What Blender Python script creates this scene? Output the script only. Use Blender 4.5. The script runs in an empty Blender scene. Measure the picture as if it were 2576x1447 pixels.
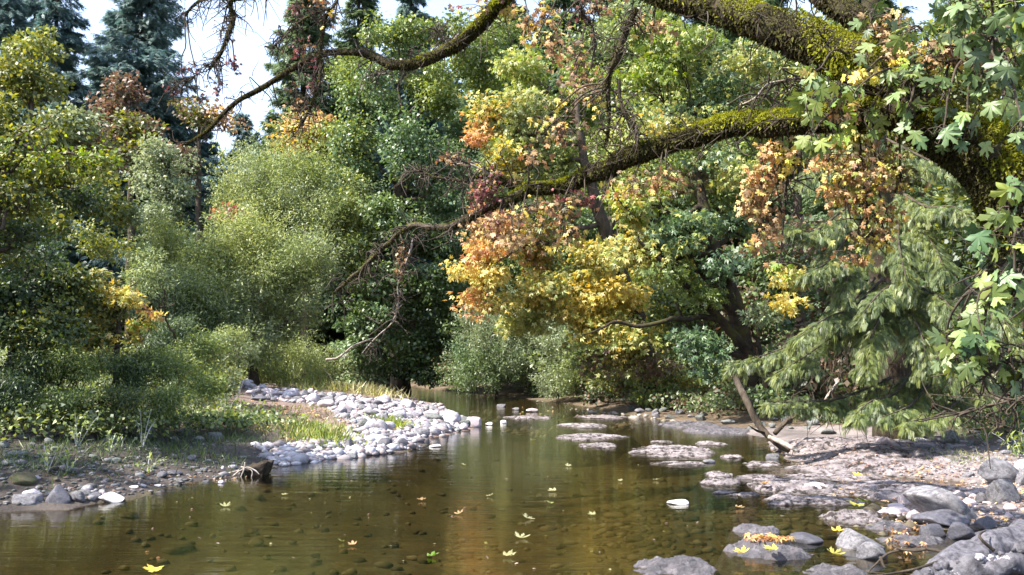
import bpy, bmesh, math, random
import numpy as np
from mathutils import Vector, Matrix, Quaternion

rng = np.random.default_rng(11)
random.seed(11)
sc = bpy.context.scene
col = sc.collection
PI = math.pi

# ------------------------------------------------------------------ camera, sky, sun, exposure
W, H, F, HZ = 2576.0, 1447.0, 2230.0, 900.0     # frame units used for measuring, focal length, horizon row
CAMH = 1.55
PITCH = math.atan((HZ - H / 2) / F)
cd = bpy.data.cameras.new('camera')
cam = bpy.data.objects.new('camera', cd)
col.objects.link(cam)
cam.location = (0, 0, CAMH)
cam.rotation_euler = (PI / 2 + PITCH, 0, 0)
cd.sensor_width = 36
cd.lens = 36 * F / W
cd.clip_start = 0.05
cd.clip_end = 2000
sc.camera = cam

SUN_EL, SUN_AZ = math.radians(50), math.radians(-108)     # azimuth from +Y, negative is to the left
w = bpy.data.worlds.new('World')
sc.world = w
w.use_nodes = True
nt = w.node_tree
nt.nodes.clear()
sky = nt.nodes.new('ShaderNodeTexSky')
sky.sky_type = 'NISHITA'
sky.sun_disc = False
sky.sun_elevation = SUN_EL
sky.sun_rotation = SUN_AZ
sky.air_density = 1.0
sky.dust_density = 2.0
bg = nt.nodes.new('ShaderNodeBackground')
bg.inputs[1].default_value = 0.15
ow = nt.nodes.new('ShaderNodeOutputWorld')
wtc = nt.nodes.new('ShaderNodeTexCoord')
wno = nt.nodes.new('ShaderNodeTexNoise')
wno.inputs['Scale'].default_value = 2.6
wno.inputs['Detail'].default_value = 6
wrp = nt.nodes.new('ShaderNodeMapRange')
wrp.inputs[1].default_value = .38
wrp.inputs[2].default_value = .62
wrp.inputs[3].default_value = .3
wrp.inputs[4].default_value = 1.0
wmx = nt.nodes.new('ShaderNodeMix')
wmx.data_type = 'RGBA'
wmx.inputs[7].default_value = (2.8, 3.5, 5.0, 1)      # thin bright cloud
nt.links.new(wtc.outputs['Generated'], wno.inputs['Vector'])
nt.links.new(wno.outputs[0], wrp.inputs[0])
nt.links.new(wrp.outputs[0], wmx.inputs[0])
nt.links.new(sky.outputs[0], wmx.inputs[6])
nt.links.new(wmx.outputs[2], bg.inputs[0])
nt.links.new(bg.outputs[0], ow.inputs[0])

ld = bpy.data.lights.new('sun', 'SUN')
ld.energy = 5.0
ld.angle = math.radians(0.5)
ld.color = (1.0, 0.95, 0.88)
sun = bpy.data.objects.new('sun', ld)
col.objects.link(sun)
S = Vector((math.sin(SUN_AZ) * math.cos(SUN_EL), math.cos(SUN_AZ) * math.cos(SUN_EL), math.sin(SUN_EL)))
sun.rotation_euler = (-S).to_track_quat('-Z', 'Y').to_euler()
sun.location = (-20, 5, 30)

sc.view_settings.view_transform = 'Standard'
sc.view_settings.look = 'None'
sc.view_settings.exposure = 1.5
sc.view_settings.gamma = 1
sc.cycles.max_bounces = 7
sc.cycles.diffuse_bounces = 3
sc.cycles.glossy_bounces = 3
sc.cycles.transmission_bounces = 4
sc.cycles.transparent_max_bounces = 6
sc.cycles.caustics_reflective = False
sc.cycles.caustics_refractive = False
sc.cycles.sample_clamp_indirect = 6

# ------------------------------------------------------------------ helpers
def ray(px, py):
    u, v = (px - W / 2) / F, (H / 2 - py) / F
    return np.array([u, math.cos(PITCH) - math.sin(PITCH) * v, math.sin(PITCH) + math.cos(PITCH) * v])

def P(px, py, d):
    r = ray(px, py)
    return np.array([0, 0, CAMH]) + r * (d / r[1])

def G0(px, py, z=0.0):
    r = ray(px, py)
    t = (z - CAMH) / r[2]
    return np.array([r[0] * t, r[1] * t])

def hsh(i, j, k, s):
    n = (i * 374761393 + j * 668265263 + k * 2147483647 + s * 1274126177) & 0xffffffff
    n = ((n ^ (n >> 13)) * 1274126177) & 0xffffffff
    n = ((n ^ (n >> 16)) * 668265263) & 0xffffffff
    return ((n ^ (n >> 15)) & 0xffff) / 65535.0

def vnoise(p, scale=1.0, seed=0):
    p = np.asarray(p, float) * scale + 1000.0
    i = np.floor(p).astype(np.int64)
    f = p - i
    f = f * f * (3 - 2 * f)
    o = 0
    for a in (0, 1):
        wx = f[:, 0] if a else 1 - f[:, 0]
        for b in (0, 1):
            wy = f[:, 1] if b else 1 - f[:, 1]
            for c in (0, 1):
                wz = f[:, 2] if c else 1 - f[:, 2]
                o = o + wx * wy * wz * hsh(i[:, 0] + a, i[:, 1] + b, i[:, 2] + c, seed)
    return o * 2 - 1

def fbm(p, scale=1.0, seed=0, octv=3):
    o, a = 0, 1.0
    for k in range(octv):
        o = o + a * vnoise(p, scale * 2 ** k, seed + k)
        a *= 0.5
    return o

def unit(v):
    return v / (np.linalg.norm(v, axis=-1, keepdims=True) + 1e-9)

def rdir(n):
    return unit(rng.normal(size=(n, 3)))

class Geo:
    """collects vertices, faces (arrays of one size each) and vertex colours for ONE mesh object"""
    def __init__(s):
        s.v, s.f, s.c, s.n = [], [], [], 0
    def add(s, V, faces, C=None):
        V = np.asarray(V, float)
        if C is None:
            C = np.ones((len(V), 3)) * 0.5
        C = np.broadcast_to(np.asarray(C, float), (len(V), 3))
        s.v.append(V)
        s.c.append(C)
        if not isinstance(faces, list):
            faces = [faces]
        for f in faces:
            if len(f):
                s.f.append(np.asarray(f, np.int64) + s.n)
        s.n += len(V)
    def mesh(s, name, mat, smooth=False):
        me = bpy.data.meshes.new(name)
        V = np.concatenate(s.v)
        me.vertices.add(len(V))
        me.vertices.foreach_set('co', V.astype(np.float32).ravel())
        loops = np.concatenate([f.ravel() for f in s.f])
        tot = np.concatenate([np.full(len(f), f.shape[1]) for f in s.f])
        st = np.concatenate([[0], np.cumsum(tot)[:-1]])
        me.loops.add(len(loops))
        me.loops.foreach_set('vertex_index', loops.astype(np.int32))
        me.polygons.add(len(tot))
        me.polygons.foreach_set('loop_start', st.astype(np.int32))
        me.polygons.foreach_set('loop_total', tot.astype(np.int32))
        if smooth:
            me.polygons.foreach_set('use_smooth', np.ones(len(tot), bool))
        me.update(calc_edges=True)
        C = np.concatenate(s.c)
        at = me.color_attributes.new('Col', 'FLOAT_COLOR', 'POINT')
        at.data.foreach_set('color', np.hstack([C, np.ones((len(C), 1))]).astype(np.float32).ravel())
        me.materials.append(mat)
        return me
    def obj(s, name, mat, parent=None, smooth=False):
        o = bpy.data.objects.new(name, s.mesh(name, mat, smooth))
        col.objects.link(o)
        if parent is not None:
            o.parent = parent
            o.matrix_parent_inverse = Matrix.Translation(parent.location).inverted()
        return o

def tag(o, label=None, cat=None, group=None, kind=None):
    if label: o['label'] = label
    if cat: o['category'] = cat
    if group: o['group'] = group
    if kind: o['kind'] = kind
    return o

def thing(name, loc, label, cat, group=None):
    o = bpy.data.objects.new(name, None)
    o.empty_display_size = 0.2
    col.objects.link(o)
    o.location = tuple(float(a) for a in loc)
    return tag(o, label, cat, group)

def spline(pts, rad, sub=6):
    pts = np.asarray(pts, float)
    rad = np.asarray(rad, float)
    n = len(pts)
    if n < 3:
        t = np.linspace(0, 1, sub * 2 + 1)[:, None]
        return pts[0] * (1 - t) + pts[1] * t, rad[0] + (rad[1] - rad[0]) * t[:, 0]
    out, ro = [], []
    for i in range(n - 1):
        p0, p1, p2, p3 = pts[max(i - 1, 0)], pts[i], pts[i + 1], pts[min(i + 2, n - 1)]
        for t in np.linspace(0, 1, sub, endpoint=False):
            out.append(0.5 * ((2 * p1) + (-p0 + p2) * t + (2 * p0 - 5 * p1 + 4 * p2 - p3) * t * t + (-p0 + 3 * p1 - 3 * p2 + p3) * t ** 3))
            ro.append(rad[i] + (rad[i + 1] - rad[i]) * t)
    out.append(pts[-1])
    ro.append(rad[-1])
    return np.array(out), np.array(ro)

def tube(geo, pts, rad, seg=8, sub=6, rough=0.0, rs=6.0, seed=0, C=(.5, .5, .5), wob=0.0):
    p, r = spline(pts, rad, sub)
    if wob:
        k = np.sin(np.linspace(0, PI, len(p)))[:, None]
        q = np.stack([vnoise(p, 1.7, seed + 31), vnoise(p, 1.7, seed + 32), vnoise(p, 1.7, seed + 33)], 1)
        q += 0.5 * np.stack([vnoise(p, 5, seed + 34), vnoise(p, 5, seed + 35), vnoise(p, 5, seed + 36)], 1)
        p = p + q * wob * k
    T = unit(np.gradient(p, axis=0))
    up = np.array([0, 0, 1.0])
    A = unit(np.cross(T, up) + 1e-4)
    for i in range(1, len(A)):
        a = A[i - 1] - T[i] * np.dot(A[i - 1], T[i])
        A[i] = a / (np.linalg.norm(a) + 1e-9)
    B = np.cross(T, A)
    th = np.linspace(0, 2 * PI, seg, endpoint=False)
    N = A[:, None, :] * np.cos(th)[None, :, None] + B[:, None, :] * np.sin(th)[None, :, None]
    V = p[:, None, :] + N * r[:, None, None]
    if rough:
        nz = fbm(V.reshape(-1, 3), rs, seed, 3).reshape(len(p), seg)
        V = V + N * (nz * rough)[:, :, None] * r[:, None, None]
    n = len(p)
    i = np.arange(n - 1)[:, None] * seg
    j = np.arange(seg)[None, :]
    j2 = (j + 1) % seg
    fq = np.stack([i + j, i + j2, i + seg + j2, i + seg + j], -1).reshape(-1, 4)
    VV = np.concatenate([V.reshape(-1, 3), p[:1], p[-1:]])
    jj = np.arange(seg)
    c0 = np.stack([np.full(seg, n * seg), (jj + 1) % seg, jj], 1)
    c1 = np.stack([np.full(seg, n * seg + 1), (n - 1) * seg + jj, (n - 1) * seg + (jj + 1) % seg], 1)
    geo.add(VV, [fq, np.concatenate([c0, c1])], C)
    return p, r

# leaf templates: base at origin, tip at +Y, face up +Z; length 1
def T_quad(wd=0.36):
    return np.array([[0, 0, 0], [wd, .45, .06], [0, 1, -.1], [-wd, .45, .06]]), [np.array([[0, 1, 2, 3]])]

def T_maple_lo():
    V, Fq = [[0, 0, 0]], []
    for a, L in ((0, 1.0), (52, .86), (-52, .86), (100, .5), (-100, .5)):
        a = math.radians(a)
        dx, dy = math.sin(a), math.cos(a)
        b = len(V)
        V += [[dx * L * .5 + dy * .17, dy * L * .5 - dx * .17, .04], [dx * L, dy * L, -.16], [dx * L * .5 - dy * .17, dy * L * .5 + dx * .17, .04]]
        Fq.append([0, b, b + 1, b + 2])
    V = np.array(V)
    return V, [np.array(Fq)]

def T_maple_hi():
    # outline by angle from tip (degrees) and radius, origin at the petiole
    o = [(0, 1.0), (7, .80), (13, .82), (12, .62), (17, .46), (26, .52), (33, .78), (41, .80), (46, .95), (54, .78), (62, .76), (62, .55),
         (74, .42), (88, .56), (100, .66), (107, .52), (125, .38), (150, .2)]
    pts = [(math.radians(a), r) for a, r in o]
    full = pts + [(-a, r) for a, r in reversed(pts[1:])]
    V = [[0, .06, .02]]
    for a, r in full:
        x, y = math.sin(a) * r, math.cos(a) * r
        z = -.20 * r * r + .07 * abs(x) + .03 * math.sin(a * 9)
        V.append([x, y + .06, z])
    n = len(full)
    Ft = [[0, 1 + (k + 1) % n, 1 + k] for k in range(n)]
    return np.array(V), [np.array(Ft)]

def T_sprig(n=6, droop=.25, wq=.05, wa=.07):
    V, Fq = [], []
    def q(x0, y0, z0, x1, y1, z1, wd):
        d = np.array([x1 - x0, y1 - y0, 0]); d = d / np.linalg.norm(d)
        s = np.array([-d[1], d[0], 0]) * wd
        m = np.array([(x0 + x1) / 2, (y0 + y1) / 2, (z0 + z1) / 2 + .02])
        b = len(V)
        V.extend([[x0, y0, z0], list(m + s), [x1, y1, z1], list(m - s)])
        Fq.append([b, b + 1, b + 2, b + 3])
    q(0, 0, 0, 0, 1, -droop, wa)
    for k in range(n):
        t = .1 + .75 * k / n
        L = .42 * (1 - t * .6)
        z = -droop * t * t
        for s in (1, -1):
            q(0, t, z, s * L * .6, t + L * .8, z - .15 * L - .03, wq)
    return np.array(V), [np.array(Fq)]

TQ, TL, TM, TH, TS, TS2 = T_quad(.36), T_quad(.14), T_maple_lo(), T_maple_hi(), T_sprig(9, .35, .019, .035), T_sprig(3)
TAREA = {id(TQ): .36, id(TL): .15, id(TM): .45, id(TH): .9, id(TS): .3, id(TS2): .25}

def scatter(geo, tmpl, pos, dirs, nrm, size, C, wscale=None):
    V, Fs = tmpl
    k = len(V)
    n = len(pos)
    y = unit(dirs)
    x = unit(np.cross(y, nrm))
    z = np.cross(x, y)
    sx = size if wscale is None else size * wscale
    P_ = (pos[:, None, :] + x[:, None, :] * (V[None, :, 0, None] * sx[:, None, None]) + y[:, None, :] * (V[None, :, 1, None] * size[:, None, None])
          + z[:, None, :] * (V[None, :, 2, None] * (size * rng.uniform(.2, 2.4, n))[:, None, None]))
    off = (np.arange(n) * k)[:, None, None]
    faces = [(f[None] + off).reshape(-1, f.shape[1]) for f in Fs]
    geo.add(P_.reshape(-1, 3), faces, np.repeat(C, k, axis=0))

PAL = {
    'maple_green': [(.07, .115, .03), (.10, .155, .042), (.14, .20, .06), (.18, .235, .065)],
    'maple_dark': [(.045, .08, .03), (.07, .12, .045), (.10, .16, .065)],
    'maple_cool': [(.045, .095, .045), (.075, .14, .065), (.11, .18, .10)],
    'lime': [(.12, .20, .03), (.18, .26, .035), (.10, .18, .03)],
    'yellow': [(.60, .45, .07), (.54, .43, .08), (.38, .35, .08), (.62, .50, .14)],
    'gold': [(.48, .38, .07), (.40, .35, .08), (.28, .29, .08), (.18, .22, .06)],
    'orange': [(.42, .22, .07), (.46, .29, .08), (.32, .16, .07), (.44, .33, .09)],
    'rust': [(.32, .18, .07), (.24, .14, .06), (.42, .27, .11), (.16, .11, .05)],
    'red': [(.20, .06, .05), (.17, .065, .055), (.12, .05, .04)],
    'brown': [(.11, .075, .035), (.15, .09, .05), (.085, .075, .03)],
    'tan': [(.44, .31, .15), (.36, .24, .11), (.28, .18, .08), (.52, .40, .14)],
    'airy': [(.20, .26, .08), (.26, .30, .10), (.33, .33, .11), (.15, .21, .07)],
    'willow': [(.15, .21, .085), (.19, .25, .11), (.11, .16, .065), (.22, .28, .12)],
    'willow_y': [(.17, .225, .085), (.21, .26, .10), (.13, .18, .065)],
    'greygreen': [(.14, .19, .12), (.18, .23, .155), (.10, .15, .09)],
    'olive': [(.08, .11, .025), (.12, .15, .03), (.17, .19, .04), (.06, .085, .02)],
    'shade': [(.02, .042, .014), (.03, .06, .02), (.045, .08, .025)],  # greens darkened for shaded growth, the shade is in the colour
    'conifer': [(.065, .12, .08), (.09, .15, .10), (.12, .18, .11)],
    'conifer_b': [(.08, .15, .19), (.11, .18, .22), (.14, .21, .24)],  # blued and lightened needles, distance haze put into the colour
    'spruce': [(.055, .09, .032), (.09, .13, .042), (.14, .18, .052), (.05, .08, .032)],
    'grass': [(.20, .27, .04), (.28, .33, .06), (.14, .22, .035)],
    'grass_dull': [(.08, .13, .03), (.12, .16, .045), (.06, .10, .025)],
    'litter': [(.36, .27, .20), (.30, .21, .16), (.22, .15, .11), (.40, .26, .12)],
    'straw': [(.36, .34, .17), (.30, .29, .13), (.22, .24, .08)],
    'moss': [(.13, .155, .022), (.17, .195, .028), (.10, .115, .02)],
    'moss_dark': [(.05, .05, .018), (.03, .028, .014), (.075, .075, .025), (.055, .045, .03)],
}

def palette(names, pos, nscale=.8):
    """a palette colour for every leaf, in patches with some scatter"""
    if isinstance(names, str):
        names = [names]
    cols = np.array([c for n_ in names for c in PAL[n_]])
    k = len(cols)
    t = vnoise(pos, nscale, 5) * .5 + .5
    t = np.clip(t + rng.normal(0, .22, len(pos)), 0, .999) * k
    i = t.astype(int)
    c = cols[np.clip(i, 0, k - 1)]
    k_ = np.where((c[:, 1] > c[:, 0] * 1.04)[:, None], [1.14, 1.02, .76], [1.0, .96, 1.0])
    return np.clip(c * k_ * 1.3 * rng.uniform(.7, 1.3, (len(pos), 1)), 0, .75)

def leafball(geo, blobs, size, tmpl, cover=5.0, clump=None, per=45, droop=.3, up=.7, flat=.65, nscale=.8, inner=.55, streak=0.0, lobes=9):
    """blobs: (px, py, rx, ry, depth, depth radius, palette) measured in frame units; turned into real ellipsoids of leaf clumps"""
    cents = []
    for b in blobs:
        px, py, rx, ry, d, rd, pal = b[:7]
        c = P(px, py, d)
        r = np.array([rx * d / F, rd, ry * d / F])
        lpx = size * F / d
        nl = int(cover * PI * rx * ry / (lpx * lpx * TAREA[id(tmpl)]))
        nc = max(5, nl // per)
        rc0 = clump or size * 3.2
        u = rdir(nc)
        rad = (1 - inner * rng.random(nc) ** 1.5)
        rad = rad * (0.84 + .30 * vnoise(u + c, 2.1, 9) + .16 * vnoise(u * 2 + c, 3.3, 19))
        nl_ = lobes
        lc = rdir(nl_) * (rng.random((nl_, 1)) ** .4) * .72
        lr = rng.uniform(.28, .58, nl_)
        li = rng.integers(0, nl_, nc)
        cc = c + (lc[li] + u * (lr[li] * rad)[:, None]) * r
        gz = hgt(cc[:, 0], cc[:, 1])
        cc[:, 2] = np.maximum(cc[:, 2], gz + rng.uniform(.05, .4, nc))
        rc = rc0 * rng.uniform(.6, 1.35, nc)
        m = max(4, nl // nc)
        v = rdir(nc * m)
        v[:, 2] = v[:, 2] * .8 + .15
        ci = np.repeat(np.arange(nc), m)
        off = v * (rc[ci] * (.35 + .65 * rng.random(nc * m) ** .6))[:, None]
        off[:, 2] *= flat
        if streak:
            ax = unit(u * .7 + rng.normal(0, .25, u.shape) + [0, 0, .9])
            off = off * .45 + ax[ci] * (rc[ci] * rng.uniform(-1.3, 1.9, nc * m) * streak)[:, None]
        pos = cc[ci] + off
        outw = unit(u[ci] * .5 + v * .8)
        dirs = outw * .7 + rng.normal(0, .5, pos.shape)
        dirs[:, 2] -= droop
        nrm = rng.normal(0, .55, pos.shape) + outw * .35
        nrm[:, 2] += up
        s = size * rng.uniform(.65, 1.25, len(pos))
        ok = pos[:, 2] > hgt(pos[:, 0], pos[:, 1]) + .02
        pos, dirs, nrm, s = pos[ok], dirs[ok], nrm[ok], s[ok]
        scatter(geo, tmpl, pos, dirs, nrm, s, palette(pal, pos, nscale))
        cents.append((c, r, cc))
    return cents

# ------------------------------------------------------------------ materials
def new_mat(name):
    m = bpy.data.materials.new(name)
    m.use_nodes = True
    m.node_tree.nodes.clear()
    return m, m.node_tree.nodes, m.node_tree.links

def leaf_mat(name, trans=.35, gloss=.10, rough=.55):
    m, N, L = new_mat(name)
    a = N.new('ShaderNodeAttribute'); a.attribute_name = 'Col'
    d = N.new('ShaderNodeBsdfDiffuse')
    t = N.new('ShaderNodeBsdfTranslucent')
    g = N.new('ShaderNodeBsdfGlossy'); g.inputs['Roughness'].default_value = rough
    g.inputs['Color'].default_value = (1, 1, 1, 1)
    x1 = N.new('ShaderNodeMixShader'); x1.inputs[0].default_value = trans
    x2 = N.new('ShaderNodeMixShader')
    lw = N.new('ShaderNodeLayerWeight'); lw.inputs[0].default_value = .25
    mu = N.new('ShaderNodeMath'); mu.operation = 'MULTIPLY_ADD'; mu.inputs[1].default_value = gloss * .6; mu.inputs[2].default_value = gloss * .35
    hs = N.new('ShaderNodeHueSaturation'); hs.inputs['Hue'].default_value = .485; hs.inputs['Value'].default_value = 1.3; hs.inputs['Saturation'].default_value = 1.1
    o = N.new('ShaderNodeOutputMaterial')
    L.new(a.outputs['Color'], d.inputs[0]); L.new(a.outputs['Color'], hs.inputs['Color']); L.new(hs.outputs[0], t.inputs[0])
    L.new(d.outputs[0], x1.inputs[1]); L.new(t.outputs[0], x1.inputs[2])
    L.new(lw.outputs['Facing'], mu.inputs[0]); L.new(mu.outputs[0], x2.inputs[0])
    L.new(x1.outputs[0], x2.inputs[1]); L.new(g.outputs[0], x2.inputs[2]); L.new(x2.outputs[0], o.inputs[0])
    return m

def noise_mat(name, c1, c2, scale=6, rough=.85, bump=.4, bs=20, bdist=.02, c3=None, s3=2.0, vcol=False, objrand=0, stretch=None, spec=.3, t3=(.5, .62)):
    m, N, L = new_mat(name)
    tc = N.new('ShaderNodeTexCoord')
    src = tc.outputs['Object']
    if stretch:
        mp = N.new('ShaderNodeMapping'); mp.inputs['Scale'].default_value = stretch
        L.new(src, mp.inputs[0]); src = mp.outputs[0]
    n1 = N.new('ShaderNodeTexNoise'); n1.inputs['Scale'].default_value = scale; n1.inputs['Detail'].default_value = 8; n1.inputs['Roughness'].default_value = .65
    L.new(src, n1.inputs['Vector'])
    cr = N.new('ShaderNodeValToRGB')
    cr.color_ramp.elements[0].position = .36; cr.color_ramp.elements[1].position = .64
    cr.color_ramp.elements[0].color = (*c1, 1); cr.color_ramp.elements[1].color = (*c2, 1)
    L.new(n1.outputs[0], cr.inputs[0])
    outc = cr.outputs[0]
    if c3 is not None:
        n3 = N.new('ShaderNodeTexNoise'); n3.inputs['Scale'].default_value = s3; n3.inputs['Detail'].default_value = 6; n3.inputs['Roughness'].default_value = .7
        L.new(src, n3.inputs['Vector'])
        r3 = N.new('ShaderNodeValToRGB'); r3.color_ramp.elements[0].position = t3[0]; r3.color_ramp.elements[1].position = t3[1]
        L.new(n3.outputs[0], r3.inputs[0])
        mx = N.new('ShaderNodeMix'); mx.data_type = 'RGBA'
        L.new(r3.outputs[0], mx.inputs[0]); L.new(outc, mx.inputs[6]); mx.inputs[7].default_value = (*c3, 1)
        outc = mx.outputs[2]
    if vcol:
        a = N.new('ShaderNodeAttribute'); a.attribute_name = 'Col'
        mx = N.new('ShaderNodeMix'); mx.data_type = 'RGBA'; mx.blend_type = 'MULTIPLY'; mx.inputs[0].default_value = 1
        L.new(outc, mx.inputs[6]); L.new(a.outputs['Color'], mx.inputs[7]); outc = mx.outputs[2]
    if objrand:
        oi = N.new('ShaderNodeObjectInfo')
        mr = N.new('ShaderNodeMapRange'); mr.inputs[3].default_value = 1 - objrand; mr.inputs[4].default_value = 1 + objrand
        L.new(oi.outputs['Random'], mr.inputs[0])
        hs = N.new('ShaderNodeHueSaturation')
        L.new(mr.outputs[0], hs.inputs['Value']); L.new(outc, hs.inputs['Color'])
        outc = hs.outputs[0]
    b = N.new('ShaderNodeBsdfPrincipled')
    b.inputs['Roughness'].default_value = rough
    b.inputs['Specular IOR Level'].default_value = spec
    L.new(outc, b.inputs['Base Color'])
    if bump:
        n2 = N.new('ShaderNodeTexNoise'); n2.inputs['Scale'].default_value = bs; n2.inputs['Detail'].default_value = 8; n2.inputs['Roughness'].default_value = .7
        L.new(src, n2.inputs['Vector'])
        bm = N.new('ShaderNodeBump'); bm.inputs['Strength'].default_value = bump; bm.inputs['Distance'].default_value = bdist
        L.new(n2.outputs[0], bm.inputs['Height']); L.new(bm.outputs[0], b.inputs['Normal'])
    o = N.new('ShaderNodeOutputMaterial')
    L.new(b.outputs[0], o.inputs[0])
    return m

M = {}
M['leaf'] = leaf_mat('leaf', .42)
M['leaf_sheen'] = leaf_mat('leaf_sheen', .38, .12, .5)
M['needle'] = leaf_mat('needle', .3, .1, .5)
M['leaf_near'] = leaf_mat('leaf_near', .22, .09, .5)
M['dryleaf'] = leaf_mat('dryleaf', .30, .05, .5)
M['grass'] = leaf_mat('grass', .35, .1, .45)
M['moss'] = leaf_mat('moss', .3, 0, .9)
M['bark'] = noise_mat('bark', (.035, .026, .018), (.11, .085, .06), 9, .9, .9, 22, .03, stretch=(1, 1, .35))
M['bark_dark'] = noise_mat('bark_dark', (.018, .013, .009), (.06, .043, .028), 7, .95, .9, 18, .04, c3=(.06, .055, .015), s3=3)
M['bark_red'] = noise_mat('bark_red', (.03, .018, .013), (.09, .05, .036), 8, .95, .9, 22, .03, stretch=(1, 1, .3))
M['deadwood'] = noise_mat('deadwood', (.22, .17, .13), (.48, .42, .37), 14, .9, .5, 40, .01)
M['rock_bar'] = noise_mat('rock_bar', (.20, .188, .205), (.44, .415, .445), 5, .8, .5, 26, .012, c3=(.16, .14, .15), s3=2.5, objrand=.4)
M['rock_grey'] = noise_mat('rock_grey', (.10, .095, .10), (.22, .21, .215), 5, .75, .5, 28, .012, c3=(.07, .065, .068), s3=3, objrand=.25)
M['rock_dark'] = noise_mat('rock_dark', (.045, .042, .05), (.10, .095, .11), 6, .6, .5, 28, .012, objrand=.25, spec=.5)
M['rock_pink'] = noise_mat('rock_pink', (.36, .29, .29), (.52, .44, .44), 6, .8, .5, 30, .01, objrand=.15)
M['rock_pale'] = noise_mat('rock_pale', (.50, .46, .42), (.66, .62, .58), 6, .75, .4, 30, .01)
M['rock_moss'] = noise_mat('rock_moss', (.06, .055, .03), (.12, .10, .06), 6, .95, .6, 28, .015, c3=(.05, .065, .02), s3=3)
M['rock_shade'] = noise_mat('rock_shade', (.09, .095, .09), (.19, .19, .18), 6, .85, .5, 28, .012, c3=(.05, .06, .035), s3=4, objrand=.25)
M['ledge'] = noise_mat('ledge', (.17, .15, .145), (.42, .38, .375), 5, .85, 1.0, 11, .10, c3=(.06, .05, .045), s3=8, vcol=True, t3=(.49, .58))  # dark patches paint the shade of hollows, and lichen
M['ledge_wet'] = noise_mat('ledge_wet', (.055, .05, .055), (.13, .115, .12), 6, .5, 1.0, 18, .04, c3=(.22, .2, .2), s3=10, spec=.5, t3=(.55, .68))
M['ground'] = noise_mat('ground', (.7, .7, .7), (1.25, 1.25, 1.25), 2.2, .95, .9, 9, .06, vcol=True)
M['pebble'] = noise_mat('pebble', (.75, .75, .75), (1.15, 1.15, 1.15), 9, .8, .2, 40, .01, vcol=True)
M['log'] = noise_mat('log', (.06, .055, .06), (.17, .16, .175), 16, .85, 1.0, 40, .02, c3=(.52, .48, .5), s3=7, t3=(.57, .63))
M['log_top'] = noise_mat('log_top', (.045, .042, .048), (.15, .142, .16), 30, .8, .8, 60, .01)

# water: clear brown stream, mirror sheen by angle, ripples in the surface
m, N, L = new_mat('water')
fr = N.new('ShaderNodeFresnel'); fr.inputs[0].default_value = 1.5
tr = N.new('ShaderNodeBsdfTransparent'); tr.inputs[0].default_value = (.66, .60, .42, 1)
gl = N.new('ShaderNodeBsdfGlossy'); gl.inputs['Roughness'].default_value = .035
gl.inputs['Color'].default_value = (1, 1, 1, 1)
mx = N.new('ShaderNodeMixShader')
tc = N.new('ShaderNodeTexCoord')
mp = N.new('ShaderNodeMapping'); mp.inputs['Scale'].default_value = (.75, 4.2, 1)
na = N.new('ShaderNodeTexNoise'); na.inputs['Scale'].default_value = 1.6; na.inputs['Detail'].default_value = 4; na.inputs['Roughness'].default_value = .55
mp2 = N.new('ShaderNodeMapping'); mp2.inputs['Scale'].default_value = (4, 12, 1)
nb = N.new('ShaderNodeTexNoise'); nb.inputs['Scale'].default_value = 2.2; nb.inputs['Detail'].default_value = 3
ad = N.new('ShaderNodeMath'); ad.operation = 'MULTIPLY_ADD'; ad.inputs[1].default_value = .12
bm = N.new('ShaderNodeBump'); bm.inputs['Strength'].default_value = .19; bm.inputs['Distance'].default_value = .03
o = N.new('ShaderNodeOutputMaterial')
L.new(tc.outputs['Object'], mp.inputs[0]); L.new(mp.outputs[0], na.inputs['Vector'])
L.new(tc.outputs['Object'], mp2.inputs[0]); L.new(mp2.outputs[0], nb.inputs['Vector'])
L.new(nb.outputs[0], ad.inputs[0]); L.new(na.outputs[0], ad.inputs[2])
L.new(ad.outputs[0], bm.inputs['Height']); L.new(bm.outputs[0], gl.inputs['Normal']); L.new(bm.outputs[0], fr.inputs['Normal'])
L.new(fr.outputs[0], mx.inputs[0]); L.new(tr.outputs[0], mx.inputs[1]); L.new(gl.outputs[0], mx.inputs[2]); L.new(mx.outputs[0], o.inputs[0])
M['water'] = m

# ------------------------------------------------------------------ terrain
LEFT_W = [(-900, 1360), (-300, 1305), (0, 1292), (60, 1288), (190, 1284), (250, 1266), (330, 1256), (380, 1238), (440, 1220), (520, 1208), (600, 1203), (655, 1196),
          (700, 1180), (760, 1166), (850, 1155), (930, 1148), (1010, 1138), (1055, 1126), (1060, 1108), (1130, 1094), (1192, 1080), (1198, 1064),
          (1150, 1040), (1105, 1018), (1040, 1001), (970, 991), (900, 986)]
RIGHT_W = [(940, 962), (1000, 968), (1060, 976), (1150, 986), (1290, 1001), (1400, 1012), (1480, 1024), (1560, 1040), (1640, 1053), (1760, 1066), (1860, 1084), (1905, 1112),
           (1960, 1150), (2040, 1180), (2240, 1200), (2420, 1212), (2440, 1250), (2290, 1300), (2330, 1335), (2440, 1330), (2600, 1335), (2900, 1370), (3600, 1500)]
LW = [tuple(G0(*p)) for p in LEFT_W]
RW = [tuple(G0(*p)) for p in RIGHT_W]
LPOLY = np.array([(-90, 5)] + LW + [(-14, 44), (-28, 47), (-90, 52)])
RPOLY = np.array([(-90, 62), (-30, 60)] + RW + [(8, 1.5), (90, -10), (90, 160), (-90, 160)])

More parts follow.
